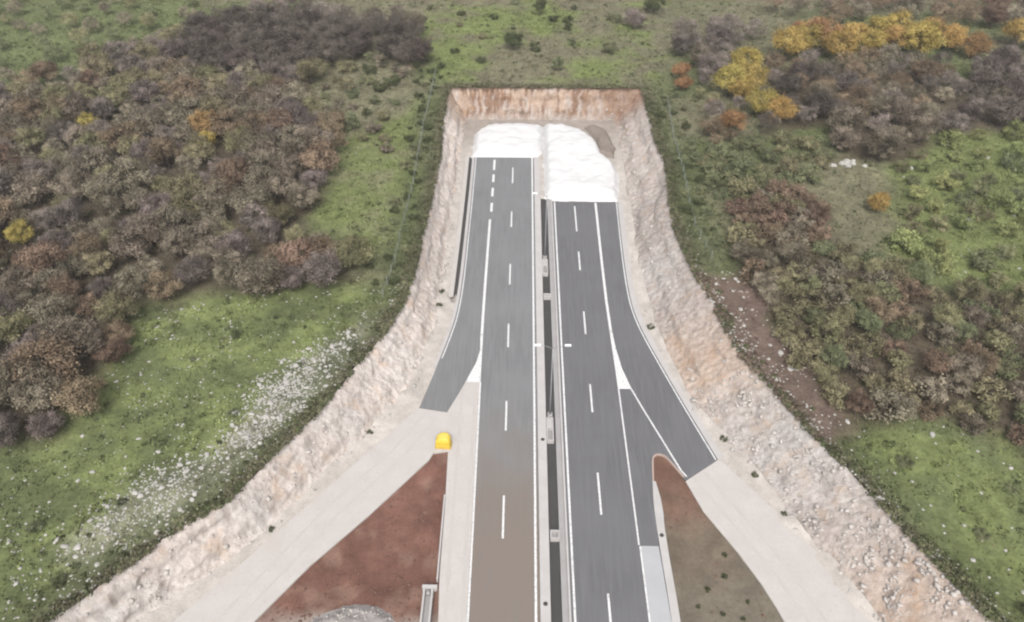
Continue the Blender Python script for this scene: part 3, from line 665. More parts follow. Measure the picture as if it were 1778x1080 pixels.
fence([(32.4, 170), (31.3, 153), (31.2, 139), (30.5, 127), (30.4, 120), (31.6, 110)], 'wire fence with pale posts along the right edge of the cutting')

# ------------------------------------------------------------------ trees and shrubs
def leaf_quads(cent, nrm, size, asp=1.0):
    n = len(cent); nrm = nrm / np.maximum(np.linalg.norm(nrm, axis=1, keepdims=True), 1e-6)
    r = rng.normal(size=(n, 3)); a = np.cross(nrm, r); a /= np.maximum(np.linalg.norm(a, axis=1, keepdims=True), 1e-6); b = np.cross(nrm, a)
    s_ = np.asarray(size)[:, None]; a = a * s_ * asp; b = b * s_ / asp ** .5
    bend = nrm * s_ * .25
    v = np.stack([cent - a, cent - b * .8 + bend, cent + a, cent + b * .8 + bend], 1).reshape(-1, 3)
    f = np.arange(n * 4).reshape(n, 4); return v, f
def tree_mesh(h, r, nclump, per, leaf, base=.28, twig=.0, flat=.8, spread=1.0, trunk_r=.16):
    """tapered trunk with limbs, crown of leaf-sized faces grouped in clumps"""
    bm = bmesh.new(); lean = (random.uniform(-.3, .3), random.uniform(-.3, .3))
    fork = (lean[0] * .4, lean[1] * .4, h * base * 1.05)
    tube(bm, [(0, 0, -.3), (lean[0] * .2, lean[1] * .2, h * base * .5), fork, (lean[0], lean[1], h * .72)], [trunk_r * 1.35, trunk_r, trunk_r * .85, trunk_r * .25], 6)
    cz = h * (base + 1) / 2; cl = []
    for k in range(nclump):
        for _ in range(20):
            d = np.array([random.gauss(0, 1), random.gauss(0, 1), random.gauss(0, 1)]); d /= np.linalg.norm(d)
            q_ = random.uniform(.45, .92) ** .6
            c = np.array([lean[0] * .6, lean[1] * .6, cz]) + d * q_ * np.array([r, r, h * (1 - base) / 2 * flat]) * np.array([spread, spread, 1])
            if all(np.linalg.norm(c - o[0]) > r * .28 for o in cl): break
        cl.append((c, r * random.uniform(.22, .42)))
    for c, cr in cl[::3][:8]:
        s_ = random.uniform(.5, 1.0); st = np.array(fork) * (1 - .0) + np.array([0, 0, (h * .5 - fork[2]) * random.random() * .6])
        mid_ = st * .5 + c * .5 + np.array([0, 0, .15 * h * .3]); tube(bm, [tuple(st), tuple(mid_), tuple(c)], [trunk_r * .55, trunk_r * .32, .02], 4, False)
    me_t = bpy.data.meshes.new('trunk'); bm.to_mesh(me_t); bm.free(); me_t.materials.append(M['bark'])
    V_, F_, T_ = [], [], []; off = 0
    for c, cr in cl:
        n = int(per * random.uniform(.6, 1.3)); d = rng.normal(size=(n, 3)); d /= np.linalg.norm(d, axis=1, keepdims=True)
        rad = cr * rng.uniform(.15, 1.12, n) ** .55; lump = 1 + .25 * rng.normal(size=n)
        p_ = c + d * (rad * lump)[:, None] * np.array([1.1, 1.1, .85])
        nn = d + rng.normal(size=(n, 3)) * .4 + np.array([0, 0, .35])
        sz = leaf * rng.uniform(.6, 1.35, n)
        tw = rng.random(n) < twig
        v, f = leaf_quads(p_[~tw], nn[~tw], sz[~tw]); V_.append(v); F_.append(f + off); off += len(v)
        base_t = random.uniform(.05, .95); T_.append(np.repeat(np.clip(base_t + rng.normal(size=(~tw).sum()) * .1, 0, 1), 4))
        if tw.any():
            d2 = d[tw] + np.array([0, 0, .6]); L = cr * rng.uniform(.5, 1.0, tw.sum()); wv = rng.normal(size=(tw.sum(), 3)); sd_ = np.cross(d2, wv); sd_ /= np.maximum(np.linalg.norm(sd_, axis=1, keepdims=True), 1e-6)
            d2 /= np.linalg.norm(d2, axis=1, keepdims=True); p0 = p_[tw] - d2 * (L / 2)[:, None]; p1 = p_[tw] + d2 * (L / 2)[:, None]
            v = np.stack([p0 - sd_ * .045, p0 + sd_ * .045, p1 + sd_ * .02, p1 - sd_ * .02], 1).reshape(-1, 3)
            V_.append(v); F_.append(np.arange(len(v)).reshape(-1, 4) + off); off += len(v); T_.append(np.full(len(v), base_t * .7))
    me_c = mesh_np('crown', np.concatenate(V_), np.concatenate(F_), None, None, np.concatenate(T_)); me_c.materials.append(None)
    return me_t, me_c
LEAF = {
 'greybrown': mat_leaf('leaf_grey_brown', (.082, .069, .051), (.285, .243, .186)),
 'umber': mat_leaf('leaf_umber', (.090, .064, .045), (.272, .203, .145)),
 'olive': mat_leaf('leaf_olive', (.092, .084, .049), (.278, .252, .152)),
 'mauve': mat_leaf('leaf_mauve_twigs', (.088, .072, .065), (.270, .225, .202)),
 'dark': mat_leaf('leaf_dark_twigs', (.070, .058, .050), (.165, .138, .120)),
 'green': mat_leaf('leaf_dull_green', (.085, .095, .052), (.225, .236, .132)),
 'lgreen': mat_leaf('leaf_fresh_green', (.115, .130, .055), (.275, .295, .130)),
 'dgreen': mat_leaf('leaf_dark_green', (.040, .048, .023), (.100, .113, .056), .15),
 'gold': mat_leaf('leaf_gold', (.215, .150, .050), (.45, .325, .115), .15),
 'yellow': mat_leaf('leaf_yellow', (.20, .165, .05), (.40, .325, .11), .1),
 'orange': mat_leaf('leaf_orange', (.19, .105, .052), (.36, .215, .115), .12),
 'rust': mat_leaf('leaf_rust', (.108, .076, .054), (.235, .172, .126), .18),
}
FORMS = {'tree': [tree_mesh(random.uniform(6.2, 7.4), random.uniform(2.9, 3.5), random.randint(24, 32), 215, .132, random.uniform(.14, .24), .05) for _ in range(7)],
         'bare': [tree_mesh(random.uniform(5.8, 7.2), random.uniform(2.8, 3.4), random.randint(25, 31), 200, .12, random.uniform(.16, .26), .28) for _ in range(4)],
         'slim': [tree_mesh(random.uniform(5.2, 6.0), random.uniform(1.5, 1.9), 18, 140, .13, .2, .08, trunk_r=.11) for _ in range(3)],
         'shrub': [tree_mesh(random.uniform(2.2, 2.9), random.uniform(1.5, 1.9), random.randint(12, 17), 105, .11, .05, .06, .95, trunk_r=.06) for _ in range(6)]}
NAMES = {'tree': 'tree', 'bare': 'tree', 'slim': 'tree', 'shrub': 'shrub'}
placed = []; SPEC = []
def plant(form, leaf, x, y, sc, label, group=None, sz=1.0):
    SPEC.append(dict(form=form, mesh=random.choice(FORMS[form]), leaf=leaf, x=x, y=y, z=float(gz(x, y)) - .05, rz=random.uniform(0, 6.28), label=label, group=group,
                     scale=(sc * random.uniform(.9, 1.1), sc * random.uniform(.9, 1.1), sc * sz)))
    placed.append((x, y, sc))
def free(x, y, d):
    return all((x - a) ** 2 + (y - b) ** 2 > d * d for a, b, _ in placed[-2000:])
def fill(key, n_try, dmin, chooser, margin=3.2, exclude=()):
    poly = RG[key]; xs = [p[0] for p in poly]; ys = [p[1] for p in poly]
    for _ in range(n_try):
        x = random.uniform(min(xs), max(xs)); y = random.uniform(min(ys), max(ys))
        if not inpoly(np.array([x]), np.array([y]), poly)[0] or float(cdist(x, y)) < margin: continue
        if any(inpoly(np.array([x]), np.array([y]), RG[e])[0] for e in exclude): continue
        if not free(x, y, dmin * random.uniform(.85, 1.15)): continue
        chooser(x, y)

# single trees that stand out
for f, l, x, y, sc, lab in (
 ('tree', 'orange', -64.6, 150.5, 1.05, 'rust-orange tree glowing alone in the middle of the left wood'),
 ('slim', 'gold', -62.6, 145.2, .95, 'small amber tree just in front of the rust-orange tree'),
 ('slim', 'yellow', -90.0, 153, 1.0, 'yellow-leaved slim tree among grey trees in the upper left wood'),
 ('tree', 'yellow', -84.4, 112.5, .72, 'bright yellow small tree near the left edge of the picture'),
 ('tree', 'rust', -97.5, 134, 1.15, 'large reddish-brown tree at the far left edge of the left wood'),
 ('tree', 'rust', -54, 167, .9, 'reddish tree at the upper right rim of the left wood'),
 ('tree', 'rust', -70, 97, .75, 'small pinkish-brown tree at the lower left rim of the left wood'),
 ('tree', 'umber', -64.2, 78.5, 1.3, 'broad brown tree standing forward of the left wood over the meadow'),
 ('tree', 'olive', -60, 92.5, .8, 'pale olive tree at the lowest corner of the left wood'),
 ('tree', 'yellow', -92, 182, .7, 'yellow-green small tree at the top of the left wood'),
 ('tree', 'gold', 63.6, 124.5, .62, 'lone golden shrub-like tree in the scrub right of the cutting'),
 ('tree', 'dgreen', -2.6, 200.5, .72, 'dark green bushy tree on the meadow behind the end of the cutting'),
 ('shrub', 'dgreen', 2.8, 199, 1.0, 'dark green shrub touching the right side of the bushy meadow tree'),
 ('slim', 'dgreen', 4.6, 225.5, 1.0, 'slim dark green tree at the top centre of the meadow'),
 ('shrub', 'dgreen', 8.2, 221, .9, 'dark green shrub below the slim tree at the top of the meadow'),
 ('slim', 'dgreen', 11.8, 214, .85, 'short upright dark green tree on the meadow right of centre'),
 ('slim', 'green', 8.4, 187, .8, 'small thin grey-green tree just behind the end wall of the cutting'),
 ('shrub', 'green', 21.6, 199, 1.2, 'twin-stemmed green shrub on the right part of the back meadow'),
 ('bare', 'mauve', 29.5, 217, .85, 'grey leafless tree at the top right of the back meadow'),
 ('tree', 'dgreen', 36.5, 229, .8, 'dark evergreen at the top edge right of the back meadow'),
 ('shrub', 'green', 25, 222, 1.2, 'green shrub at the top edge of the back meadow'),
 ('bare', 'greybrown', -28.5, 213, .9, 'grey-brown bare tree left of the back meadow at the top edge'),
 ('tree', 'orange', 37.0, 183.5, .62, 'orange tree at the top of the right wood edge beside the back meadow'),
 ('tree', 'orange', 36.6, 176.5, .55, 'small orange tree closest to the right corner of the cutting'),
 ('tree', 'orange', 43.5, 154.5, .85, 'broad orange tree below the golden clump right of the cutting'),
 ('tree', 'rust', 38.8, 153.5, .7, 'russet tree left of the broad orange tree right of the cutting'),
 ('tree', 'orange', 72, 210, .7, 'reddish-orange tree left of the golden row at the top right'),
): plant(f, l, x, y, sc, lab)
g = 'golden trees right of the cutting'
for x, y in ((53, 187), (52.2, 176.5), (49, 171), (51.4, 164), (54.4, 160.5), (46.5, 173.5)):
    plant('tree', random.choice(['gold', 'yellow']), x, y, random.uniform(.95, 1.2), 'golden-yellow tree', g)
g = 'golden row at the top right'
for x, y in ((64.5, 195), (70, 198), (75.3, 202), (77.2, 195), (82, 200), (89, 204), (96.3, 208), (100.5, 204), (105, 207), (107.5, 201), (97.7, 196), (125.4, 204), (111.5, 197), (86, 197.5), (92.5, 199.5), (130, 200)):
    plant('tree', random.choice(['gold', 'gold', 'gold', 'orange']), x, y, random.uniform(1.05, 1.35), 'golden-orange tree', g)

def ch_woodL(x, y):
    if inpoly(np.array([x]), np.array([y]), RG['darkband'])[0]:
        plant('bare', 'dark', x, y, random.uniform(.8, 1.15), 'dark leafless tree', 'dark trees at the top of the left wood'); return
    k = random.choices(['greybrown', 'umber', 'olive', 'mauve'], [.42, .19, .18, .21])[0]
    lab = {'greybrown': 'grey-brown tree', 'umber': 'warm brown tree', 'olive': 'olive-leaved tree', 'mauve': 'mauve-grey bare tree'}[k]
    plant('bare' if k == 'mauve' else 'tree', k, x, y, random.choice([.62, .75, .85, .95, 1.05]), lab, k + ' trees of the left wood')
fill('woodL', 9000, 3.95, ch_woodL)
fill('darkband', 500, 4.6, lambda x, y: plant(random.choice(['bare', 'tree']), random.choice(['dark', 'mauve']), x, y, random.uniform(.8, 1.1), 'dark leafless tree', 'dark trees at the top of the left wood'))
fill('darkband2', 300, 4.8, lambda x, y: plant('bare', 'dark', x, y, random.uniform(.8, 1.05), 'dark leafless tree', 'dark clump left of the back meadow'))
fill('topleft', 800, 7.2, lambda x, y: plant('tree', random.choice(['green', 'olive', 'green', 'greybrown']), x, y, random.uniform(.5, .8), 'dull green tree', 'green trees in the top left corner'))
fill('brownR', 900, 4.4, lambda x, y: plant(random.choice(['bare', 'tree']), random.choice(['umber', 'rust', 'greybrown', 'mauve', 'dark']), x, y, random.uniform(.65, .95), 'brown tree', 'brown trees of the right wood'))
fill('mauveR', 500, 4.8, lambda x, y: plant('bare', random.choice(['mauve', 'greybrown']), x, y, random.uniform(.7, 1.0), 'mauve-grey bare tree', 'mauve trees right of the back meadow'))
fill('greyR', 900, 5.0, lambda x, y: plant('bare', random.choice(['mauve', 'greybrown', 'dark']), x, y, random.uniform(.75, 1.1), 'grey bare tree', 'grey trees of the right wood'))
fill('topright', 900, 6.0, lambda x, y: plant('tree', random.choice(['umber', 'rust', 'greybrown']), x, y, random.uniform(.8, 1.1), 'brown tree', 'brown trees at the top right edge'))
fill('rustR', 700, 2.6, lambda x, y: plant('shrub', random.choice(['rust', 'umber', 'greybrown', 'olive']), x, y, random.uniform(.9, 1.5), 'rusty brown shrub', 'rusty shrubs right of the cutting'))
fill('oliveR', 600, 3.4, lambda x, y: plant('shrub', random.choice(['olive', 'green', 'green']), x, y, random.uniform(.8, 1.5), 'olive green shrub', 'olive shrubs beside the right fence'))
fill('thicketR', 1200, 4.8, lambda x, y: plant('shrub', random.choice(['lgreen', 'lgreen', 'olive', 'green']), x, y, random.uniform(.8, 1.5), 'green thicket shrub', 'green thicket at the right edge'))
def ch_woodR(x, y):
    k = random.choice(['olive', 'greybrown', 'umber', 'olive', 'olive', 'green'])
    if random.random() < .3: plant('tree', k, x, y, random.uniform(.48, .68), 'low olive-brown tree', 'scrub trees at the lower right')
    else: plant('shrub', k, x, y, random.uniform(.9, 1.5), 'olive-brown scrub', 'scrub shrubs at the lower right')
fill('woodR', 1500, 3.0, ch_woodR)
fill('stripL', 420, 2.6, lambda x, y: plant('shrub', random.choice(['dgreen', 'green', 'dgreen']), x, y, random.uniform(.3, .75), 'dark green fence-side bush', 'bushes along the left fence', .8), 1.4)
fill('stripR', 220, 3.0, lambda x, y: plant('shrub', random.choice(['dgreen', 'green', 'green']), x, y, random.uniform(.3, .8), 'dark green fence-side bush', 'bushes along the right fence', .8), 1.4)
fill('midR', 260, 3.4, lambda x, y: plant(random.choice(['bare', 'slim', 'tree']), random.choice(['umber', 'mauve', 'greybrown', 'olive']), x, y, random.uniform(.45, .75), 'brown undergrowth tree', 'undergrowth trees right of the cutting corner'))
fill('shrubL', 420, 4.2, lambda x, y: plant('shrub', random.choice(['green', 'olive', 'greybrown', 'dgreen']), x, y, random.uniform(.6, 1.3), 'small grassland shrub', 'shrubs between left wood and cutting', .9))
fill('meadowL2', 60, 6.0, lambda x, y: plant('shrub', random.choice(['dgreen', 'green']), x, y, random.uniform(.35, .6), 'low dark weed bush', 'weed bushes on the left meadow', .7))
fill('meadowR', 30, 6.0, lambda x, y: plant('shrub', random.choice(['dgreen', 'green']), x, y, random.uniform(.35, .6), 'low dark weed bush', 'weed bushes on the right meadow', .7))
fill('meadowC', 60, 9.0, lambda x, y: plant('shrub', random.choice(['green', 'olive', 'dgreen']), x, y, random.uniform(.35, .8), 'low meadow shrub', 'shrubs on the back meadow', .8))

CF, CR_, CU = Vector((-math.sin(YAW) * math.cos(PITCH), math.cos(YAW) * math.cos(PITCH), -math.sin(PITCH))), Vector((math.cos(YAW), math.sin(YAW), 0)), None
CU = CR_.cross(CF)
def seen(x, y, z):                              # picture position, used only to choose the largest trees and to word labels
    d = Vector((x, y, z - 84.0)); dz = max(d.dot(CF), 1.0); return 889 + 1400 * d.dot(CR_) / dz, 540 - 1400 * d.dot(CU) / dz, dz
def rank(q_):
    u, v_, dz = seen(q_['x'], q_['y'], q_['z'] + 3 * q_['scale'][2]); return -1 if not (-35 < u < 1813 and -25 < v_ < 1100) else q_['scale'][0] / dz
def realise(q_):
    nm = 'shrub' if q_['form'] == 'shrub' else 'tree'; t = empty(nm, (q_['x'], q_['y'], q_['z']), q_['rz']); t.scale = q_['scale']; tag(t, q_['label'], nm, q_['group'])
    link('trunk' if nm == 'tree' else 'stem', q_['mesh'][0], t); b = link('crown' if nm == 'tree' else 'foliage', q_['mesh'][1], t)
    b.material_slots[0].link = 'OBJECT'; b.material_slots[0].material = LEAF[q_['leaf']]
def merge(name, qs, label, keepf=.45):          # the rest of the wood, past the 300 largest
    if not qs: return
    ks = list(LEAF); Vv, Ff, Tt, Mi = [], [], [], []; off = 0
    for q_ in qs:
        me = q_['mesh'][1]; v = np.empty(len(me.vertices) * 3, np.float32); me.vertices.foreach_get('co', v); v = v.reshape(-1, 4, 3)
        tt = np.empty(len(me.vertices), np.float32); me.attributes['tint'].data.foreach_get('value', tt); k = rng.random(len(v)) < keepf
        v = v[k].reshape(-1, 3) * np.array(q_['scale']); c_, s_ = math.cos(q_['rz']), math.sin(q_['rz'])
        v = np.stack([v[:, 0] * c_ - v[:, 1] * s_ + q_['x'], v[:, 0] * s_ + v[:, 1] * c_ + q_['y'], v[:, 2] + q_['z']], -1)
        Vv.append(v); Ff.append(np.arange(len(v)).reshape(-1, 4) + off); off += len(v); Tt.append(np.clip(tt.reshape(-1, 4)[k].ravel() + random.uniform(-.2, .2), 0, 1)); Mi.append(np.full(len(v) // 4, ks.index(q_['leaf'])))
    me = mesh_np(name, np.concatenate(Vv), np.concatenate(Ff), None, None, np.concatenate(Tt))
    for k in ks: me.materials.append(LEAF[k])
    me.polygons.foreach_set('material_index', np.concatenate(Mi).astype(np.int32)); me.update(); tag(link(name, me), label, 'woodland', kind='stuff')
tr_ = sorted([q_ for q_ in SPEC if q_['form'] != 'shrub'], key=lambda q_: (q_['group'] is None, rank(q_)), reverse=True)
sh_ = sorted([q_ for q_ in SPEC if q_['form'] == 'shrub'], key=lambda q_: (q_['group'] is None, rank(q_)), reverse=True)
ntr = min(295, sum(rank(q_) > 0 or q_['group'] is None for q_ in tr_)); nsh = min(299, sum(rank(q_) > 0 or q_['group'] is None for q_ in sh_))
for q_ in tr_[:ntr] + sh_[:nsh]: realise(q_)
merge('woodland', tr_[ntr:], 'smaller grey and brown trees filling the woods on both sides')
merge('scrub', sh_[nsh:], 'scrub continuing past the edges of the picture')

# ------------------------------------------------------------------ rocks
def ico(sub):
    bm = bmesh.new(); bmesh.ops.create_icosphere(bm, subdivisions=sub, radius=1.0); v = np.array([tuple(a.co) for a in bm.verts]); f = np.array([[a.index for a in b.verts] for b in bm.faces]); bm.free(); return v, f
I1, F1 = ico(1); I2, F2 = ico(2)
rocks = []
for k in range(6):
    v = I2 * (1 + .35 * fbm(I2[:, 0] * 1.1 + 9 * k, I2[:, 1] * 1.1, I2[:, 2] * 1.1, 2))[:, None]
    for _ in range(5):                       # knock flat facets off
        d = rng.normal(size=3); d /= np.linalg.norm(d); t_ = .62; s_ = v @ d; v = v - np.maximum(s_ - t_, 0)[:, None] * d
    v = v * np.array([1.0, random.uniform(.6, .9), random.uniform(.5, .75)]); rocks.append(mesh_np('rock', v, F2, M['stone']))
def in_reg(n, key, marg=.5):
    poly = RG[key]; xs = [p[0] for p in poly]; ys = [p[1] for p in poly]
    X = rng.uniform(min(xs), max(xs), n); Y = rng.uniform(min(ys), max(ys), n); ok = inpoly(X, Y, poly) & (cdist(X, Y) > marg); return X[ok], Y[ok]
def place_rocks(key, n, s0, s1, label, group, marg=1.2):
    X, Y = in_reg(n * 4, key, marg)
    if 'band' in key: X = X - np.abs(rng.normal(size=len(X))) * 2.5; Y = Y + rng.normal(size=len(Y)) * 1.2
    X, Y = X[cdist(X, Y) > 1.0], Y[cdist(X, Y) > 1.0]
    for x, y in list(zip(X, Y))[:n]:
        s_ = s0 + (s1 * 1.5 - s0) * random.random() ** 2.2
        o = link('rock', random.choice(rocks), None, (x, y, float(gz(x, y)) + s_ * random.uniform(-.2, .1))); o.scale = (s_,) * 3; o.rotation_euler = (random.uniform(-.3, .3), random.uniform(-.3, .3), random.uniform(0, 6.28)); tag(o, ('small ' if s_ < s0 + (s1 - s0) * .2 else 'large ' if s_ > s0 + (s1 - s0) * .66 else '') + label, 'rock', 'pale limestone rocks in the grass')
place_rocks('rockband', 95, .2, .4, 'pale limestone rock', 'rubble rocks of the left band')
place_rocks('rockband2', 70, .18, .38, 'pale limestone rock', 'lower left rocks')
place_rocks('meadowL2', 55, .15, .32, 'pale limestone rock', 'rocks in the left meadow')
place_rocks('soilR', 30, .2, .45, 'pale limestone rock', 'rocks on the bare soil')
place_rocks('meadowR', 18, .2, .4, 'pale limestone rock', 'rocks in the right meadow')
place_rocks('thicketR', 14, .3, .6, 'pale limestone rock', 'rocks in the right thicket')
for k in range(9):
    x, y = 65 + random.gauss(0, 1.8), 142 + random.gauss(0, 1.0); s_ = random.uniform(.5, .95); o = link('rock', random.choice(rocks), None, (x, y, float(gz(x, y)) + .1)); o.scale = (s_,) * 3; o.rotation_euler = (0, 0, random.uniform(0, 6)); tag(o, 'white outcrop boulder', 'rock', 'white outcrop in the right wood')
def rock_stuff(name, X, Y, Zs, S, mat, label):
    n = len(X); v = I1[None] * (1 + .3 * rng.normal(size=(n, len(I1), 1)) * .8).clip(.55, 1.5); ang = rng.uniform(0, 6.28, n)
    v = v * np.array([1, .8, .65]) * S[:, None, None]; c_, s_ = np.cos(ang)[:, None], np.sin(ang)[:, None]
    vx = v[..., 0] * c_ - v[..., 1] * s_ + X[:, None]; vy = v[..., 0] * s_ + v[..., 1] * c_ + Y[:, None]; vz = v[..., 2] + Zs[:, None]
    f = (F1[None] + (np.arange(n) * len(I1))[:, None, None]).reshape(-1, 3)
    o = link(name, mesh_np(name, np.stack([vx, vy, vz], -1).reshape(-1, 3), f, mat)); return tag(o, label, 'rubble', kind='stuff')
xs, ys = [], []
for key, n in (('rockband', 7500), ('rockband2', 5200), ('meadowL2', 4200), ('soilR', 900), ('meadowR', 250), ('meadowL', 90), ('thicketR', 300)):
    X, Y = in_reg(n, key, 1.3 if 'rock' in key else .3); kp = rng.random(len(X)) < .14 + .8 * (fbm(X * .3, Y * .3, 3.3, 4) > (.02 if 'rock' in key else .12)); X, Y = X[kp], Y[kp]; jt = 2.2 if 'rock' in key else 0; X = X - np.abs(rng.normal(size=len(X))) * jt; Y = Y + rng.normal(size=len(Y)) * jt * .6; k2 = cdist(X, Y) > .5; xs.append(X[k2]); ys.append(Y[k2])
yy = rng.uniform(44, 120, 900); xs.append(xr(yy) - .15 + rng.exponential(.6, 900)); ys.append(yy)
yy = rng.uniform(44, 105, 500); xs.append(xl(yy) - .1 - rng.exponential(1.2, 500)); ys.append(yy)
X = np.concatenate(xs); Y = np.concatenate(ys); S = rng.uniform(.06, .2, len(X)) * rng.choice([1, 1, 1.4], len(X))
rock_stuff('loose_stones', X, Y, gz(X, Y) - S * .2, S, M['stone'], 'small pale stones strewn through the grass along both edges')
def on_face(G, n, ylo, yhi, ulo, uhi):
    m_, c_ = G.shape[:2]; rows = [i for i in range(m_) if ylo < G[i, c_ // 2, 1] < yhi]; i = rng.choice(rows, n); j = (rng.uniform(ulo, uhi, n) * (c_ - 1)).astype(int); p_ = G[i, j]; kp_ = rng.random(n) < .12 + .88 * (fbm(p_[:, 0] * .45, p_[:, 1] * .45, p_[:, 2] * .45, 3) > .08); p_ = p_[kp_]; return p_ + rng.normal(size=p_.shape) * np.array([.15, .15, .08])
pts = np.concatenate([on_face(GR, 4200, 42, 84, 0, .98), on_face(GR, 420, 82, 125, 0, .98), on_face(GR, 300, 125, 172, 0, .4), on_face(GL, 1100, 42, 96, 0, .9), on_face(GL, 160, 100, 172, 0, .5), on_face(GL, 900, 42, 172, 0, .08), on_face(GR, 900, 42, 172, 0, .08), on_face(GE, 220, 170, 180, 0, .5)])
S = rng.uniform(.05, .17, len(pts)) * rng.choice([.6, .8, 1, 1, 1.7, 2.6], len(pts))
rock_stuff('slope_rubble', pts[:, 0], pts[:, 1], pts[:, 2] + S * .1, S, M['stonedirty'], 'broken stone lying on the rock faces of the cutting')
# stones on the gravel heap, clods on the soil islands
gv = np.array([tuple(v_.co) for v_ in gravel_heap.data.vertices]); gv = gv[gv[:, 2] > -.9]; gp = gv[rng.choice(len(gv), 520)] + rng.normal(size=(520, 3)) * np.array([.15, .15, .02]); S = rng.uniform(.05, .2, 520) * rng.choice([.7, 1, 1, 1.8], 520)
rock_stuff('heap_stones', gp[:, 0], gp[:, 1], gp[:, 2] + S * .1, S, M['stonedirty'], 'grey stones covering the gravel heap at the bottom edge')
M['clod'] = mat_concrete('soil_clod', (.13, .072, .056), (.10, .055, .043), (.17, .12, .095), .6)
for isl, zf, n in ((ISL_L, zL, 1500), (ISL_R, zR, 700)):
    X = rng.uniform(-30, 30, n * 6); Y = rng.uniform(44, 73, n * 6); ok = inpoly(X, Y, isl); X, Y = X[ok][:n], Y[ok][:n]; d_ = polydist(X, Y, isl); ok = (d_ > .3) & (rng.random(len(X)) < .2 + .8 * (fbm(X * .5, Y * .5, 61.0, 3) > 0)); X, Y, d_ = X[ok], Y[ok], d_[ok]
    S = rng.uniform(.04, .13, len(X)) * rng.choice([.7, 1, 1, 1.8], len(X)); rock_stuff('soil_clods', X, Y, zf(X, Y, d_) + S * .15, S, M['clod'], 'clods of earth lying on the %s soil island' % ('left red' if isl is ISL_L else 'right brown'))
# boulders that rolled down to the toe of the slopes
for k in range(34):
    side = k % 2; y = random.uniform(46, 150); x = float(txl(y)) + random.uniform(.1, .7) if side == 0 else float(txr(y)) - random.uniform(.1, .7)
    s_ = random.uniform(.18, .42); me = random.choice(rocks); o = link('boulder', me, None, (x, y, s_ * .2)); o.scale = (s_,) * 3; o.rotation_euler = (random.uniform(-.4, .4), 0, random.uniform(0, 6)); tag(o, 'loose boulder at the slope foot', 'boulder', 'boulders at the foot of the %s slope' % ('left', 'right')[side])
# weeds at the slope foot and on the right island
def weed(x, y, z, sc, label, group):
    t = empty('weed', (x, y, z), random.uniform(0, 6)); t.scale = (sc, sc, sc * .8); tag(t, label, 'plant', group); me_t, me_c = random.choice(FORMS['shrub']); link('stem', me_t, t); b = link('foliage', me_c, t); b.material_slots[0].link = 'OBJECT'; b.material_slots[0].material = LEAF['dgreen']
for x, y in ((24.3, 54.5), (22.0, 52.6), (26.4, 51.2), (23.2, 49.6), (25.4, 49.0), (20.6, 50.5), (24.9, 57.3)): weed(x, y, -.65, random.uniform(.14, .26), 'dark green island weed', 'weeds on the right soil island')
for x, y in ((20.9, 99.2), (-13.6, 104.3), (-13.5, 108), (28.2, 75.6), (33.4, 63.2), (31.0, 69.2), (-20.8, 76.0), (-30.6, 59.8)): weed(x, y, -.1, random.uniform(.2, .35), 'dark weed at the slope foot', 'weeds at the foot of the slopes')

# ------------------------------------------------------------------ grass and low ground cover
def open_mask(X, Y):
    d = np.full(len(X), 1.0)
    for k in ('woodL', 'darkband', 'darkband2', 'brownR', 'greyR', 'topright'): d = np.where(inpoly(X, Y, RG[k]), .35, d)
    d = np.where(inpoly(X, Y, RG['soilR']), .12, d); d = np.where(inpoly(X, Y, RG['rockband']), .35, d); return d
def pts_out(n):
    X = rng.uniform(-160, 155, n); Y = rng.uniform(38, 248, n)
    ok = (cdist(X, Y) > .0) & (np.abs(X) < 30 + .62 * Y) & (rng.random(n) < open_mask(X, Y)) & (fbm(X * .3, Y * .3, 12.0, 3) > -.35)
    return X[ok], Y[ok]
X, Y = pts_out(150000); n = len(X); Zg = gz(X, Y)
hgt = rng.uniform(.14, .42, n) * (1 + .6 * fbm(X * .12, Y * .12, 2.0, 3)); cols = gcol(X, Y) * (rng.uniform(.75, 1.6, (n, 1))) * (1 + rng.normal(size=(n, 3)) * .06)
vv, ff, cc = [], [], []
for k in range(3):
    a = rng.uniform(0, 6.28, n); wd = rng.uniform(.06, .14, n); lx, ly = rng.normal(size=n) * .16, rng.normal(size=n) * .16
    v = np.stack([np.stack([X + np.cos(a) * wd, Y + np.sin(a) * wd, Zg - .03], -1), np.stack([X - np.cos(a) * wd, Y - np.sin(a) * wd, Zg - .03], -1), np.stack([X + lx, Y + ly, Zg + hgt], -1)], 1)
    vv.append(v.reshape(-1, 3)); cc.append(np.repeat(cols, 3, 0))
vv = np.concatenate(vv); grass = link('grass', mesh_np('grass', vv, np.arange(len(vv)).reshape(-1, 3), M['tuft'], np.concatenate(cc))); tag(grass, 'short autumn grass covering the ground on both sides of the cutting', 'grass', kind='stuff')
X, Y = pts_out(17000); ok = rng.random(len(X)) < .35 + .65 * (fbm(X * .18, Y * .18, 30.0, 3) > .05); X, Y = X[ok], Y[ok]; n = len(X)
ye = rng.uniform(40, 178, 3400); sd = rng.random(3400) < .5; off_ = rng.exponential(.7, 3400) - .25      # weeds hanging over the crest
xe = np.where(sd, xl(ye) - off_, xr(ye) + off_); kp = rng.random(3400) < .35 + .65 * (fbm(xe * .2, ye * .2, 44.0, 3) > 0)
xq = rng.uniform(-17, 27, 420); X = np.concatenate([X, xe[kp], xq]); Y = np.concatenate([Y, ye[kp], YE - .1 + rng.exponential(.6, 420)]); n = len(X)
per = 26; r_ = rng.uniform(.3, .85, n); r_[-420:] *= .6; d = rng.normal(size=(n, per, 3)); d /= np.linalg.norm(d, axis=2, keepdims=True); d[..., 2] = np.abs(d[..., 2])
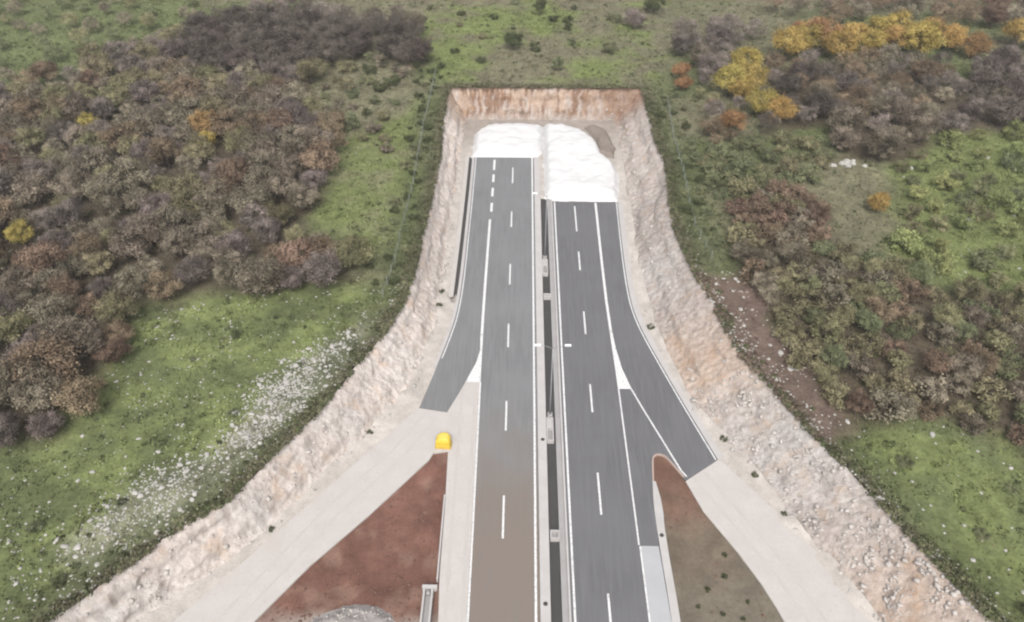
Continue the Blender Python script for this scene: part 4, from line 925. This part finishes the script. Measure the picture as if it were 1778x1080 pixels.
pp = np.stack([X, Y, gz(X, Y) - .05], -1)[:, None] + d * (r_[:, None] * rng.uniform(.4, 1.05, (n, per)))[..., None] * np.array([1, 1, .7])
v, f = leaf_quads(pp.reshape(-1, 3), (d + rng.normal(size=d.shape) * .5 + np.array([0, 0, .4])).reshape(-1, 3), rng.uniform(.1, .2, n * per))
cl = gcol(X, Y) * rng.uniform(.7, 1.5, (n, 1)); dk = rng.random(n) < .3; cl[dk] = DKG * rng.uniform(.7, 1.3, (dk.sum(), 1))
cl = np.repeat(cl, per, 0) * rng.uniform(.75, 1.35, (n * per, 1)); cover = link('ground_cover', mesh_np('ground_cover', v, f, M['tuft'], np.repeat(cl, 4, 0))); tag(cover, 'low weeds and herbs growing in clumps through the grass', 'ground cover', kind='stuff')

# ------------------------------------------------------------------ thin autumn haze
bm = bmesh.new(); box(bm, (0, 1450, 41.0), (7200, 3700, 92.0))
hz = bpy.data.materials.new('haze'); hz.use_nodes = True; hn = hz.node_tree; hn.nodes.clear()
pv = hn.nodes.new('ShaderNodeVolumePrincipled'); pv.inputs['Color'].default_value = (.95, .95, .96, 1); pv.inputs['Density'].default_value = .00022; pv.inputs['Anisotropy'].default_value = .2
ho = hn.nodes.new('ShaderNodeOutputMaterial'); hn.links.new(pv.outputs[0], ho.inputs['Volume'])
haze = bm_obj('haze', bm, hz); tag(haze, 'thin pale haze hanging over the whole scene', 'haze', kind='stuff')

# ------------------------------------------------------------------ labels: say which one by its nearest landmark
LM = [('the rust-orange tree', -64.6, 150.5, 9), ('the slim yellow tree', -90, 153, 9), ('the bright yellow tree', -84.4, 112.5, 9),
 ('the large reddish tree', -97.5, 134, 9), ("the reddish rim tree", -54, 167, 9), ('the small pinkish-brown tree', -70, 97, 9),
 ('the broad brown tree', -64.2, 78.5, 9), ("the pale olive tree", -60, 92.5, 9), ('the yellow-green tree', -92, 182, 9),
 ('the lone golden tree', 63.6, 124.5, 8), ('the bushy dark meadow tree', -2.6, 200.5, 8), ('the broad orange tree', 43.5, 154.5, 8),
 ('the small orange tree', 36.6, 176.5, 8), ('the reddish-orange tree', 72, 210, 9), ('the left end corner', -17.5, 178.4, 6), ('the right end corner', 27.8, 178.6, 6),
 ('the left ramp asphalt end', -12.5, 80.5, 0), ('the right ramp asphalt end', 24.4, 70.3, 0), ('the yellow nose bollard', -10.6, 75, 0), ('the nearer lamp post', 4.25, 79.6, 6), ('the farther lamp post', 4.2, 118, 6),
 ('the bottom left corner', -53, 43, 6), ('the bottom right corner', 52, 44.5, 6), ('the middle right edge', 75, 95, 7), ('the top right corner', 142, 232, 9), ('the top left corner', -148, 230, 9),
 ('the left fence near end', -21.6, 99, 7), ('the right fence near end', 31.6, 110, 7), ('the lower left edge', -64.5, 68, 6), ('the right soil island tip', 18.9, 72.6, 0)]
LMP = [(n_, seen(x, y, z)[:2]) for n_, x, y, z in LM]
DIRS = ['right of', 'above right of', 'above', 'above left of', 'left of', 'below left of', 'below', 'below right of']
ORD = ['nearest', 'second nearest', 'third nearest', 'fourth nearest', 'fifth nearest', 'sixth nearest', 'seventh nearest', 'eighth nearest', 'ninth nearest', 'tenth nearest', 'eleventh nearest', 'twelfth nearest']
buckets = {}
for o in C.objects:
    if o.parent is None and o.get('group') and o.get('category') in ('tree', 'shrub', 'rock', 'boulder', 'plant'):
        u, v_, _ = seen(o.location.x, o.location.y, o.location.z + (3 if o['category'] == 'tree' else 0)); lab = o['label']
        if o['category'] == 'tree' and o.get('group') != 'x': lab = ('small ' if o.scale[0] < .72 else 'large ' if o.scale[0] > .95 else '') + lab.replace('low ', '')
        nm, (a, b) = min(LMP, key=lambda q_: (q_[1][0] - u) ** 2 + (q_[1][1] - v_) ** 2)
        k = int(round(math.degrees(math.atan2(b - v_, u - a)) / 45)) % 8
        buckets.setdefault((lab, nm, k), []).append((math.hypot(u - a, v_ - b), o))
for (lab, nm, k), lst in buckets.items():
    for i, (_, o) in enumerate(sorted(lst, key=lambda q_: q_[0])):
        o['label'] = '%s, %s%s %s' % (lab, (ORD[i] + ' ' if i < 12 and len(lst) > 1 else '' if len(lst) == 1 else 'farther out '), DIRS[k], nm)
